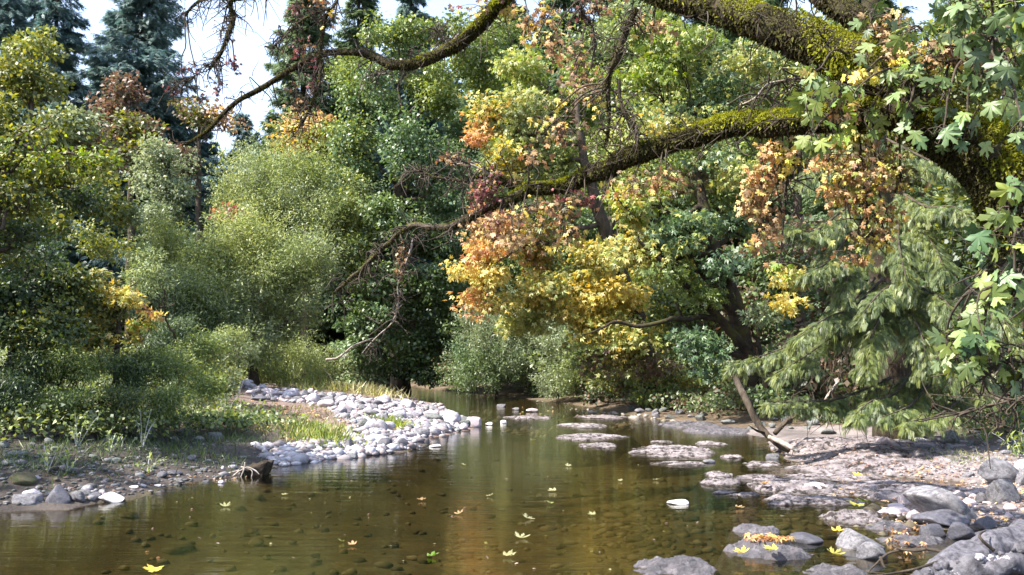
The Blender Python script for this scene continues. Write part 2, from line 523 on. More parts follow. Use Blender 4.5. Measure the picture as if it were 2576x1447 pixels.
def sdist(x, y, poly):
    d = np.full(x.shape, 1e9)
    inside = np.zeros(x.shape, bool)
    n = len(poly)
    for i in range(n):
        ax, ay = poly[i]; bx, by = poly[(i + 1) % n]
        ex, ey = bx - ax, by - ay
        t = np.clip(((x - ax) * ex + (y - ay) * ey) / (ex * ex + ey * ey + 1e-12), 0, 1)
        d = np.minimum(d, np.hypot(x - ax - t * ex, y - ay - t * ey))
        c = (ay > y) != (by > y)
        xi = ax + (y - ay) * ex / (ey if abs(ey) > 1e-12 else 1e-12)
        inside ^= c & (x < xi)
    return np.where(inside, d, -d)

def sst(a, b, x):
    t = np.clip((x - a) / (b - a), 0, 1)
    return t * t * (3 - 2 * t)

def hgt(x, y, detail=True):
    x = np.asarray(x, float); y = np.asarray(y, float)
    p = np.stack([x.ravel(), y.ravel(), np.zeros(x.size)], 1)
    n1 = vnoise(p, .35, 2).reshape(x.shape)
    n2 = vnoise(p, 1.6, 3).reshape(x.shape)
    dl = sdist(x, y, LPOLY) + .12 * n2
    dr = sdist(x, y, RPOLY) + .12 * n2
    hl = .72 * (1 - np.exp(-np.maximum(dl, 0) / 4.2)) + .3 * sst(5, 14, dl) + .10 * np.maximum(dl - 14, 0) * .5
    hr = .16 * (1 - np.exp(-np.maximum(dr, 0) / .8)) + .9 * sst(3.2, 9, dr) + .05 * np.maximum(dr - 10, 0)
    h = np.where(dl > 0, hl, np.where(dr > 0, hr, 0))
    dw = np.minimum(-dl, -dr)
    shal = sst(5.0, 1.0, -dr) * sst(-1.5, 1.5, x)
    wat = dw > 0
    h = np.where(wat, -.02 - (.50 - .38 * shal) * (1 - np.exp(-np.maximum(dw, 0) / 1.6)), h)
    lim = np.where(wat, .06, np.minimum(.05 + .1 * np.maximum(dl, dr), .2))
    return h + lim * n1 * .6 + .018 * n2 * sst(0, .5, np.maximum(dl, dr))

def G(px, py):
    """where the line of sight through a frame point meets the terrain or the water"""
    r = ray(px, py)
    t = np.concatenate([np.linspace(3, 30, 900), np.linspace(30, 90, 900)])
    x, y, z = r[0] * t, r[1] * t, CAMH + r[2] * t
    g = np.maximum(hgt(x, y), 0)
    k = np.argmax(z < g)
    if not (z < g).any():
        k = len(t) - 1
    return np.array([x[k], y[k], g[k]])

def gz(x, y):
    return float(hgt(np.array([x]), np.array([y]))[0])

# ground sheet
ys = np.concatenate([np.linspace(-30, 3, 25), np.linspace(3.2, 26, 250), np.linspace(26.3, 60, 120), np.linspace(61, 170, 60), np.linspace(200, 900, 8)])
u = np.linspace(-1, 1, 420)
xs = 11 * u + 700 * u ** 9 + 60 * u ** 5
X, Y = np.meshgrid(xs, ys)
Z = hgt(X, Y)
V = np.stack([X, Y, Z], -1).reshape(-1, 3)
nx, ny = len(xs), len(ys)
ii = (np.arange(ny - 1)[:, None] * nx + np.arange(nx - 1)[None]).ravel()
fq = np.stack([ii, ii + 1, ii + nx + 1, ii + nx], 1)
dl = sdist(V[:, 0], V[:, 1], LPOLY); dr = sdist(V[:, 0], V[:, 1], RPOLY)
nn = fbm(V, .9, 21, 3)[:, None]
sand = np.array([.21, .15, .125]); litter = np.array([.085, .062, .04]); bed = np.array([.085, .068, .036]); ledgec = np.array([.21, .175, .16]); mud = np.array([.062, .05, .042])
C = np.tile(bed, (len(V), 1)) * (1 + .25 * nn)
tl = sst(4.5, 7.5, dl + nn[:, 0] * 1.2)[:, None]
near = sst(17, 13, V[:, 1] + V[:, 0] * .2)[:, None]
cl = (sand * (1 - near) + mud * near) * (1 - tl) + litter * tl
cr_ = ledgec * (1 - sst(2.2, 4, dr + nn[:, 0] * .5)[:, None]) + litter * sst(2.2, 4, dr + nn[:, 0] * .5)[:, None]
cr_ = np.where((V[:, 1] > 19)[:, None], litter * 1.4, cr_)
C = np.where((dl > 0)[:, None], cl * (1 + .2 * nn), C)
C = np.where((dr > 0)[:, None], cr_ * (1 + .25 * nn), C)
g = Geo(); g.add(V, fq, np.clip(C, .01, 1))
tag(g.obj('ground', M['ground'], smooth=True), kind='structure')

g = Geo(); g.add([[-120, 0.5, 0], [120, .5, 0], [120, 110, 0], [-120, 110, 0]], np.array([[0, 1, 2, 3]]))
tag(g.obj('water', M['water']), kind='structure')

# ------------------------------------------------------------------ rocks
def rock_mesh(name, seed, mat, sub=3, planes=6, rough=.22, cut=.66):
    r_ = np.random.default_rng(seed)
    bm_ = bmesh.new()
    bmesh.ops.create_icosphere(bm_, subdivisions=sub, radius=1)
    v = np.array([list(q.co) for q in bm_.verts])
    f = np.array([[q.index for q in fa.verts] for fa in bm_.faces])
    bm_.free()
    v = v * (1 + rough * fbm(v, .9, seed, 2)[:, None])
    for k in range(planes):
        n_ = r_.normal(size=3); n_ /= np.linalg.norm(n_)
        h_ = r_.uniform(cut, cut + .25)
        dd = v @ n_ - h_
        v = v - np.where(dd > 0, dd * .88, 0)[:, None] * n_
    v = v * (1 + .025 * fbm(v, 4, seed + 5, 2)[:, None])
    v /= np.abs(v).max(0)
    g_ = Geo(); g_.add(v, f)
    return g_.mesh(name, mat, True)

ROCKS = {}
def rock(px, py, hw, hh, label, mat='rock_grey', style=0, group=None, rot=None, tilt=0, name='river_stone', cat='stone', deep=.85):
    key = (mat, style)
    if key not in ROCKS:
        sd = style * 7 + len(mat)
        ROCKS[key] = rock_mesh('stone', sd, M[mat], 4 if hw > 25 else 3, 7 + style % 5, .22 if style < 6 else .32, .42 if style % 3 == 0 else .54)
    b = G(px, py + hh * .7)
    d = b[1] + hw * b[1] / F * .5
    c = P(px, py, d)
    o_ = bpy.data.objects.new(name, ROCKS[key])
    col.objects.link(o_)
    rx = hw * d / F
    rz = hh * d / F
    o_.scale = (rx * 1.05, rx * deep, rz * 1.12)
    o_.location = (c[0], c[1], c[2] - rz * .12)
    o_.rotation_euler = (0, tilt, (rng.uniform(-.35, .35) + PI * int(rng.integers(0, 2))) if rot is None else rot)
    tag(o_, label, cat, group)
    return o_

def ledge(px, py, hw, hh, label, h=.07, mat='ledge', seed=0, rot=0.0, group=None, tone=1.0):
    """a low bedrock plate: layered top with hollows; its outline is wherever the rough surface dips under the water"""
    a = G0(px - hw, py); b = G0(px + hw, py)
    n_ = G0(px, py + hh); f_ = G0(px, max(py - hh, 905 + 40))
    cx, cy = (n_[0] + f_[0]) / 2, (n_[1] + f_[1]) / 2
    rx, ry = (b[0] - a[0]) / 2, max((f_[1] - n_[1]) / 2, .12)
    seg, rings = 150, 56
    th = np.linspace(0, 2 * PI, seg, endpoint=False)
    q = np.linspace(0, 1.45, rings)[:, None]
    X_ = cx + np.cos(th)[None] * q * rx; Y_ = cy + np.sin(th)[None] * q * ry
    k_ = 1.0 / max(min(rx, 1.6), .25)
    pw = np.stack([X_.ravel() * k_ * 1.1, Y_.ravel() * k_ * 1.9, np.full(X_.size, seed * 5.3)], 1)
    pm = np.stack([X_.ravel(), Y_.ravel() * 1.8, np.full(X_.size, seed * 1.3)], 1)
    n0 = fbm(pw, 1.3, seed, 4)
    t = 1.32 - 1.35 * (np.repeat(q[:, 0], seg) ** 2.4) + .85 * n0
    t = np.clip(t, -3, 1.35)
    st = 3.0
    fl = np.floor(t * st) / st; fr_ = t * st - np.floor(t * st)
    t = fl + (fr_ ** 5) / st * .9 + fr_ / st * .1                      # bedding steps
    z = h * t + .026 * (np.abs(fbm(pm, 6, seed + 7, 4)) * -1.6 + .5) + .3 * h * fbm(pm, 3.2, seed + 4, 3)
    base = np.maximum(hgt(X_.ravel(), Y_.ravel()), 0)
    z = base + z - .004
    z = z - .55 * np.clip(np.repeat(q[:, 0], seg) - .95, 0, 1) ** 1.3 - .1 * (np.repeat(q[:, 0], seg) > 1.4)
    wetk = sst(.0, .022, z + .012 * n0)[:, None]
    V_ = np.stack([X_.ravel(), Y_.ravel(), z], 1)
    V_[:seg] = V_[:seg].mean(0)
    i = np.arange(rings - 1)[:, None] * seg; j = np.arange(seg)[None]; j2 = (j + 1) % seg
    fq_ = np.stack([i + j, i + seg + j, i + seg + j2, i + j2], -1).reshape(-1, 4)[seg:]
    ft = np.stack([np.zeros(seg, int), seg + np.arange(seg), seg + (np.arange(seg) + 1) % seg], 1)
    c_ = np.array([1.0, .95, .95]) * tone * (1 + .22 * vnoise(V_ * [1, 2, 1], 3, seed)[:, None])
    c_ = c_ * wetk + np.array([.20, .17, .10]) * (1 - wetk)      # algae and wet band
    g_ = Geo(); g_.add(V_, [fq_, ft], c_)
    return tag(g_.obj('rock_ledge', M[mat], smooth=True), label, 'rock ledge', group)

exec_order = []
LED = [
    (1490, 1101, 92, 7, 'long thin bedrock strip in midstream left of the shoals', .05), (1502, 1122, 48, 6, 'small low slab just below the long midstream strip', .045),
    (1690, 1138, 105, 13, 'broad rough slab in midstream with a notched edge', .07), (1462, 1073, 62, 5, 'far rubble shoal breaking the shallow riffle', .05),
    (1330, 1051, 62, 3.5, 'pale riffle shoal off the tip of the gravel bar', .04), (1510, 1050, 70, 3.5, 'thin far shoal across the riffle below the bushes', .04),
    (1730, 1070, 75, 6, 'dark ledge along the far right waterline', .08), (1800, 1086, 80, 6, 'second dark ledge step at the foot of the far bank', .09),
    (1665, 1113, 28, 3, 'tiny bedrock tip showing above the water behind the broad slab', .03), (1790, 1118, 40, 4, 'low flat ledge piece near the leaning dead branch', .04),
    (2160, 1134, 250, 14, 'long sunlit pinkish shelf at the foot of the leaning dead branch', .12), (2230, 1176, 270, 20, 'broad sunlit layered shelf in front of the two pale boulders', .10),
    (2010, 1228, 120, 17, 'wide low shelf carrying the flat pink stone', .07), (2290, 1238, 170, 17, 'littered shelf between the broad layered shelf and the big boulder', .07),
    (1812, 1218, 52, 9, 'rough grey rock plate standing alone in the water', .06), (1806, 1195, 36, 5, 'small thin plate just behind the lone grey plate', .045),
    (1972, 1264, 54, 9, 'ragged wet plate with black hollows along its edge', .07), (2152, 1306, 85, 15, 'rough shelf with yellow leaves beside the pink stones', .07),
    (1900, 1336, 58, 10, 'low dark plate in the water left of the dark round stone', .07), (1940, 1390, 112, 16, 'rugged black slab strewn with fallen leaves', .10),
    (1700, 1440, 105, 26, 'large smooth dark slab cut by the bottom edge of the frame', .09), (2100, 1442, 80, 14, 'dark slab by the bottom edge with one yellow leaf', .06),
    (2290, 1362, 85, 12, 'thin layered slab between the pointed boulder and the stone pile', .06), (1840, 1150, 30, 4, 'narrow lump of ledge beside the rounded stone near the shelf', .04),
    (1920, 1170, 50, 5, 'flat outer lip of the layered shelf', .04), (2075, 1264, 95, 7, 'thin shelf between the ragged wet plate and the pink stones', .05), (2040, 1204, 190, 6, 'narrow ledge along the dark channel below the broad layered shelf', .05), (2238, 1328, 60, 8, 'small worn slab below the pink stones', .05), (1850, 1243, 60, 5, 'shallow plate left of the ragged wet plate', .035),
    (1700, 1168, 70, 4, 'thin plate just below the broad slab in midstream', .035), (1990, 1400, 1, 1, '', 0),
]
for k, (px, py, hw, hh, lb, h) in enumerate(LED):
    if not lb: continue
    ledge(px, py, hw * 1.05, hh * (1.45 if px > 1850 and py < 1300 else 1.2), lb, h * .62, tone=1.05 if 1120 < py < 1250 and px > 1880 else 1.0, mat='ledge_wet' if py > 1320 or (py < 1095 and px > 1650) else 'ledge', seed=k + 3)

B = rock
B(2504, 1192, 54, 39, 'big tilted grey boulder with a shaded hollow face at the right edge', 'rock_grey', 6, rot=.3, tilt=.25, name='boulder', cat='boulder')
B(2519, 1243, 42, 37, 'round grey boulder in front of the hollow faced boulder', 'rock_grey', 1, rot=.1, name='boulder', cat='boulder')
B(2375, 1276, 86, 43, 'largest purplish grey boulder sloping down to the right', 'rock_grey', 3, rot=.1, tilt=.28, name='boulder', cat='boulder')
B(2366, 1304, 64, 24, 'dark wet stone under the front of the largest boulder', 'rock_dark', 2, rot=0, name='boulder', cat='boulder')
B(2342, 1337, 33, 18, 'dark rounded stone leftmost in the pile under the largest boulder', 'rock_dark', 1, rot=0)
B(2408, 1340, 34, 26, 'dark stone with a steep face in the middle of the pile', 'rock_dark', 6, rot=.4)
B(2474, 1318, 31, 21, 'black round stone at the right of the pile', 'rock_dark', 4, rot=.4)
B(2478, 1347, 28, 15, 'low brownish stone touching the grey log', 'rock_dark', 2, rot=.1)
B(2530, 1342, 30, 18, 'dull stone half hidden behind the grey log', 'rock_shade', 4)
B(2156, 1362, 56, 28, 'pointed pinkish boulder standing in the water', 'rock_grey', 9, rot=0, name='boulder', cat='boulder')
B(2186, 1390, 36, 26, 'blocky speckled stone in front of the pointed boulder', 'rock_grey', 6, rot=.2)
B(2016, 1355, 50, 17, 'dark smooth humped stone in the water above the black slab', 'rock_dark', 7, rot=0, name='boulder', cat='boulder')
B(2284, 1257, 28, 17, 'pale pink rounded stone against the left end of the largest boulder', 'rock_pink', 1)
B(2245, 1285, 44, 11, 'long flat pink stone below the largest boulder', 'rock_pink', 2, rot=0)
B(2252, 1273, 20, 9, 'small pink stone lying on the long flat pink stone', 'rock_pink', 4)
B(2300, 1293, 20, 11, 'pink stone wedged under the left of the largest boulder', 'rock_pink', 5)
B(2214, 1291, 16, 8, 'smallest pink stone at the water side of the pink group', 'rock_pink', 3)
B(2415, 1246, 15, 9, 'small dark stone between the largest and the round boulder', 'rock_dark', 1)
B(2440, 1265, 18, 11, 'pale banded stone right of the largest boulder', 'rock_pink', 4)
B(2468, 1256, 15, 17, 'upright purplish stone leaning on the round boulder', 'rock_grey', 6)
B(2234, 1116, 27, 17, 'pale rounded boulder with a dark cleft alone on the shelf', 'rock_pink', 3, rot=0, name='boulder', cat='boulder')
B(2308, 1107, 20, 11, 'pale oval stone lying above the dark sided stone', 'rock_pale', 2)
B(2324, 1129, 28, 12, 'dark sided stone below the pale oval stone', 'rock_grey', 4)
B(2570, 1170, 20, 14, 'pale stone at the right edge behind the hollow faced boulder', 'rock_pink', 1)
B(2576, 1206, 16, 24, 'grey upright stone cut by the right edge of the frame', 'rock_grey', 6)
B(2436, 1196, 17, 10, 'dark and pale stone left of the hollow faced boulder', 'rock_grey', 9)
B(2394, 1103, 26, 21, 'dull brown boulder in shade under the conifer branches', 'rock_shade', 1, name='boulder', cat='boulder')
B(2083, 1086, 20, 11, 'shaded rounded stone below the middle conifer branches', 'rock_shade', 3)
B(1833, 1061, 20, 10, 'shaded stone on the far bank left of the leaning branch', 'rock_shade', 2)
B(1706, 1264, 27, 8, 'white oval stone alone in open water', 'rock_pale', 2, rot=0)
B(1785, 1161, 16, 6, 'small grey stone poking out of water below the broad slab', 'rock_grey', 4)
B(1945, 1149, 18, 8, 'rounded grey stone at the lip of the sunlit shelf', 'rock_grey', 1)
B(2040, 1226, 44, 13, 'flat pale pink stone on the wide low shelf', 'rock_pink', 5, rot=0)
B(2095, 1229, 14, 10, 'dark knob beside the flat pale pink stone', 'rock_grey', 6)
B(1262, 1021, 12, 4.5, 'far rounded stone in the riffle beyond the bar tip', 'rock_grey', 1)
B(1340, 1033, 16, 6, 'brown stone in the riffle right of the bar tip', 'rock_pink', 4)
B(1298, 1029, 10, 4, 'low flat stone next to the brown riffle stone', 'rock_grey', 2)
B(1266, 1062, 9, 5, 'small white stone in water right of the bar tip', 'rock_pale', 1)
B(1231, 1067, 10, 5, 'small white stone nearest the bar tip', 'rock_pale', 2)
B(1095, 1122, 15, 5, 'oblong pale stone in the water below the bar', 'rock_pale', 5, rot=0)
B(66, 1258, 38, 17, 'rounded grey stone at the far left waterline', 'rock_grey', 1, rot=0)
B(78, 1243, 30, 11, 'long pale stone behind the rounded grey stone at far left', 'rock_bar', 2, rot=0)
B(145, 1247, 38, 26, 'large angular stone with a black face and a pale vein', 'rock_dark', 9, rot=0, name='boulder', cat='boulder')
B(193, 1252, 24, 17, 'purplish wedge stone leaning on the black faced stone', 'rock_grey', 6, rot=0)
B(216, 1229, 17, 9, 'bright flat stone on top of the left waterline group', 'rock_bar', 4)
B(213, 1240, 17, 8, 'grey flat stone under the bright flat stone', 'rock_grey', 2)
B(240, 1249, 17, 11, 'black wet stone between the wedge stone and the white stone', 'rock_dark', 4)
B(284, 1254, 37, 14, 'white sunlit stone at the water right of the left group', 'rock_pale', 3, rot=0)
B(257, 1240, 7, 6, 'small pinkish knob behind the white sunlit stone', 'rock_pink', 1)
B(50, 1203, 40, 21, 'brown mossy hump on the left bank', 'rock_moss', 7, rot=0, tilt=.15, name='boulder', cat='boulder')
B(160, 1178, 28, 13, 'pale stone among the weeds on the left bank', 'rock_bar', 9)
B(336, 1225, 13, 4, 'flat white pebble in shallow water off the left bank', 'rock_pale', 2)
B(397, 1222, 9, 4, 'small round pebble in shallow water by the left bank', 'rock_pale', 1)
B(484, 1152, 15, 8, 'smooth grey stone on the bank above the wood chunk', 'rock_grey', 2)
B(408, 1195, 13, 10, 'dark stone beside the streaked stone at the waterline', 'rock_dark', 4)
B(438, 1190, 19, 8, 'dark stone with a bright streak at the waterline', 'rock_dark', 5)
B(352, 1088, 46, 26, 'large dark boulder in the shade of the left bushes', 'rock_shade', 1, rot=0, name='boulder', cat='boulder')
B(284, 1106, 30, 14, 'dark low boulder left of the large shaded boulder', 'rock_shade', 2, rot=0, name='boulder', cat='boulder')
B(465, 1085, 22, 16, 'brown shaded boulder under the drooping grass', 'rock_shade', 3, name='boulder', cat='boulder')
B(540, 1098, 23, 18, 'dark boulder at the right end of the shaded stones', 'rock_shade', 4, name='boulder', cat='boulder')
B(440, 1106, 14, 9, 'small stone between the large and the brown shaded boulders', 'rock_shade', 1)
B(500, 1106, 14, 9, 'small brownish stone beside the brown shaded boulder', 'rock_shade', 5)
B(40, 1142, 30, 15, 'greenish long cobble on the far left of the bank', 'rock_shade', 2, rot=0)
for (px, py, a, b) in ((121, 1112, 13, 11), (103, 1124, 9, 10), (80, 1122, 9, 9), (136, 1128, 9, 9), (20, 1165, 18, 10), (62, 1100, 14, 8), (30, 1085, 12, 8), (95, 1150, 10, 6),
                       (160, 1140, 10, 6), (230, 1150, 14, 7), (290, 1160, 16, 9), (10, 1120, 16, 10), (340, 1150, 12, 6), (560, 1150, 14, 6), (520, 1160, 10, 5), (610, 1150, 12, 4)):
    B(px, py, a, b, 'dull cobble lying among the weeds of the shaded left bank', 'rock_shade', int(rng.integers(0, 6)), 'cobbles on the shaded left bank')
for k in range(34):
    px = rng.uniform(0, 640); py = rng.uniform(1180, 1240) - px * .045
    B(px, py, rng.uniform(5, 12), rng.uniform(3, 6), 'small stone on the muddy strip along the left waterline', ['rock_shade', 'rock_grey', 'rock_bar'][k % 3], k % 6, 'small stones on the muddy left strip')

def inpoly(px, py, poly):
    c = False
    n = len(poly)
    for i in range(n):
        (ax, ay), (bx, by) = poly[i], poly[(i + 1) % n]
        if (ay > py) != (by > py) and px < ax + (py - ay) * (bx - ax) / (by - ay): c = not c
    return c

RIDGE = [(600, 968), (640, 955), (720, 972), (860, 992), (980, 1008), (960, 1032), (830, 1025), (720, 1012), (640, 1000)]
TIP = [(830, 1030), (960, 1003), (1100, 1016), (1192, 1064), (1150, 1084), (1060, 1092), (1010, 1070), (960, 1075), (880, 1062)]
EDGE = [(870, 1090), (960, 1080), (1060, 1090), (1050, 1122), (980, 1135), (900, 1148), (830, 1140)]
def stones(poly, n, label, mats, group, smin, smax):
    bx = [p[0] for p in poly]; by = [p[1] for p in poly]
    k = 0
    pts = []
    while k < n:
        best = None
        for _ in range(12):
            q = (rng.uniform(min(bx), max(bx)), rng.uniform(min(by), max(by)))
            if not inpoly(*q, poly): continue
            dm = min([math.hypot((q[0] - a) , (q[1] - b) * 2.2) for a, b in pts] or [999])
            if best is None or dm > best[0]: best = (dm, q)
        if best is None: continue
        pts.append(best[1]); k += 1
    pts.sort(key=lambda q: q[1])
    for q in pts:
        a = (smin + (smax * 1.25 - smin) * rng.random() ** 1.7) * (1 + .4 * (rng.random() > .92))
        B(q[0], q[1], a, a * rng.uniform(.45, .8), label, mats[int(rng.integers(0, len(mats)))], int(rng.integers(0, 12)), group, deep=rng.uniform(.7, 1.1), tilt=rng.uniform(-.35, .35))
stones(RIDGE, 60, 'pale cobble of the long ridge along the back of the gravel bar', ['rock_bar', 'rock_grey', 'rock_pink', 'rock_bar'], 'cobbles of the back ridge of the gravel bar', 7, 17)
stones(TIP, 106, 'pale cobble heaped on the sunlit tip of the gravel bar', ['rock_bar', 'rock_bar', 'rock_grey', 'rock_bar', 'rock_shade', 'rock_pink'], 'cobbles heaped on the tip of the gravel bar', 6.5, 17)
stones(EDGE, 22, 'grey cobble along the water side of the gravel bar', ['rock_bar', 'rock_grey', 'rock_dark'], 'cobbles along the water side of the gravel bar', 7, 16)
B(955, 1108, 34, 15, 'large smooth pale stone at the water side of the gravel bar', 'rock_bar', 1, rot=0, name='boulder', cat='boulder')
B(1012, 1115, 16, 13, 'dark blocky stone in the wet edge of the gravel bar', 'rock_dark', 6)
B(858, 1128, 14, 11, 'blocky stone at the left end of the gravel bar waterline', 'rock_dark', 9)
B(648, 1002, 24, 9, 'dark flat stone at the left end of the stone ridge', 'rock_dark', 2)
stones([(1850, 1050), (2050, 1060), (2060, 1085), (1880, 1075)], 8, 'shaded stone on the far right bank below the green maple', ['rock_shade'], 'stones below the green maple', 8, 15)
stones([(1580, 1025), (1760, 1035), (1800, 1052), (1620, 1048)], 12, 'stone on the far bank below the round green bush', ['rock_shade', 'rock_grey'], 'stones below the round green bush', 8, 14)
stones([(2330, 1110), (2576, 1100), (2576, 1145), (2340, 1140)], 12, 'shaded stone below the ferns near the right edge', ['rock_shade', 'rock_grey'], 'stones below the ferns at right', 8, 16)
stones([(2420, 1225), (2576, 1280), (2560, 1320), (2400, 1240)], 12, 'small stone scattered between the boulders at right', ['rock_grey', 'rock_pink'], 'small stones between the right boulders', 7, 13)

# pebbles and gravel: nobody could count them
def pebbles(polys, n, smin, smax, cols, name, label):
    bm_ = bmesh.new(); bmesh.ops.create_icosphere(bm_, subdivisions=1, radius=1)
    v0 = np.array([list(q.co) for q in bm_.verts]); f0 = np.array([[q.index for q in fa.verts] for fa in bm_.faces]); bm_.free()
    pos = []
    for poly, k in zip(polys, n):
        bx = [p[0] for p in poly]; by = [p[1] for p in poly]
        c = 0
        while c < k:
            q = (rng.uniform(min(bx), max(bx)), rng.uniform(min(by), max(by)))
            if inpoly(*q, poly):
                r0 = G0(q[0], q[1], 0.0); pos.append((r0[0], r0[1], q[1])); c += 1
    pos = np.array(pos)
    # settle onto the terrain along the line of sight
    for _ in range(6):
        z = np.maximum(hgt(pos[:, 0], pos[:, 1]), 0)
        k_ = (pos[:, 2])
        v_ = (H / 2 - k_) / F
        ry_ = math.cos(PITCH) - math.sin(PITCH) * v_; rz_ = math.sin(PITCH) + math.cos(PITCH) * v_
        t_ = (z - CAMH) / rz_
        sc_ = (ry_ * t_) / pos[:, 1]
        sc_ = 1 + (sc_ - 1) * .7
        pos[:, 0] *= sc_; pos[:, 1] *= sc_
    z = hgt(pos[:, 0], pos[:, 1])
    nn_ = len(pos)
    s = rng.uniform(smin, smax, nn_) * (1 + (rng.random(nn_) > .9) * .8)
    a = rng.uniform(0, 2 * PI, nn_)
    sx, sy, sz = s * rng.uniform(.8, 1.3, nn_), s * rng.uniform(.6, 1, nn_), s * rng.uniform(.35, .7, nn_)
    jit = 1 + rng.uniform(-.18, .18, (nn_, len(v0), 1))
    q = v0[None] * jit * np.stack([sx, sy, sz], 1)[:, None]
    x = q[..., 0] * np.cos(a)[:, None] - q[..., 1] * np.sin(a)[:, None]
    y = q[..., 0] * np.sin(a)[:, None] + q[..., 1] * np.cos(a)[:, None]
    Vp = np.stack([x + pos[:, 0, None], y + pos[:, 1, None], q[..., 2] + (z + sz * .3)[:, None]], -1)
    cc = np.array(cols)[rng.integers(0, len(cols), nn_)] * rng.uniform(.7, 1.2, (nn_, 1))
    g_ = Geo(); g_.add(Vp.reshape(-1, 3), (f0[None] + (np.arange(nn_) * len(v0))[:, None, None]).reshape(-1, 3), np.repeat(cc, len(v0), 0))
    return tag(g_.obj(name, M['pebble'], smooth=True), label, 'gravel', kind='stuff')

pebbles([RIDGE, TIP, EDGE, [(600, 965), (830, 1030), (870, 1090), (720, 1160), (850, 1152), (1050, 1130), (1190, 1066), (960, 1005)], [(640, 1120), (760, 1120), (1000, 1140), (860, 1155), (700, 1178)]],
        [500, 1500, 500, 900, 500], .03, .085, [(.44, .42, .44), (.32, .30, .31), (.38, .31, .29), (.22, .19, .19)], 'gravel', 'pale gravel between the cobbles of the sunlit bar')
pebbles([[(-60, 1080), (640, 1100), (700, 1175), (330, 1250), (-60, 1285)]], [800], .012, .04, [(.10, .10, .09), (.15, .14, .13), (.08, .07, .06), (.2, .19, .19)], 'gravel', 'dull gravel on the shaded left bank')
pebbles([[(1900, 1112), (2576, 1110), (2576, 1325), (2340, 1330), (2290, 1300), (2440, 1250), (2420, 1212), (2040, 1180)], [(1950, 1200), (2450, 1215), (2440, 1320), (2100, 1310)]],
        [1500, 500], .008, .032, [(.36, .30, .29), (.44, .37, .36), (.25, .21, .2), (.16, .14, .14)], 'gravel', 'pinkish gravel strewn over the right shelves')
pebbles([[(250, 1275), (900, 1165), (1200, 1090), (1650, 1150), (2300, 1300), (2200, 1440), (150, 1440)], [(1500, 1180), (2300, 1230), (2300, 1440), (1500, 1440)]], [600, 700], .02, .07, [(.075, .06, .035), (.10, .08, .05), (.05, .04, .025), (.14, .12, .08)], 'gravel', 'brown stones lying under the clear water of the pool')
pebbles([[(1150, 1010), (1500, 1030), (1700, 1060), (1500, 1075), (1250, 1065)]], [500], .03, .09, [(.30, .26, .22), (.22, .19, .15), (.4, .36, .32)], 'gravel', 'stony shallows of the far riffle')

# ------------------------------------------------------------------ trees
def tree(name, label, cat, base, trunk_pts, rads, blobs, size, tmpl, leafm='leaf', bark='bark', group=None, cover=5, limbs=6, crown='crown', stem='trunk', **kw):
    """base: world x,y.  trunk_pts: list of (px,py,d)"""
    pts = [np.array([base[0], base[1], gz(base[0], base[1]) - .1])] + [P(*q) for q in trunk_pts]
    t = thing(name, (base[0], base[1], gz(base[0], base[1])), label, cat, group)
    g_ = Geo()
    p, r = tube(g_, pts, rads, 8, 6, .18, 3, seed=len(blobs), wob=.1)
    g_.obj(stem, M[bark], t, True)
    g_ = Geo()
    cents = leafball(g_, blobs, size, tmpl, cover, **kw)
    g_.obj(crown, M[leafm], t)
    k = 0
    for (c, r3, cc) in cents:
        if k >= limbs: break
        i = int(np.argmin(np.linalg.norm(p - (c - [0, 0, r3[2] * .8]), axis=1)))
        i = min(i, len(p) - 3)
        gl_ = Geo()
        rr = max(r[i] * .55, .03)
        tube(gl_, [p[i], (p[i] * .5 + c * .5) + [0, 0, -.1 * r3[2]], c + [0, 0, r3[2] * .3]], [rr, rr * .6, rr * .2], 6, 6, .15, 4, seed=k, wob=.25)
        for _ in range(5):
            e = cc[int(rng.integers(0, len(cc)))]
            s0 = p[i] * .4 + c * .6
            tube(gl_, [s0, s0 * .5 + e * .5 + rng.normal(0, .15, 3), e], [rr * .4, rr * .25, rr * .1], 5, 5, 0, wob=.15, seed=k)
        gl_.obj('limb', M[bark], t, True)
        k += 1
    return t

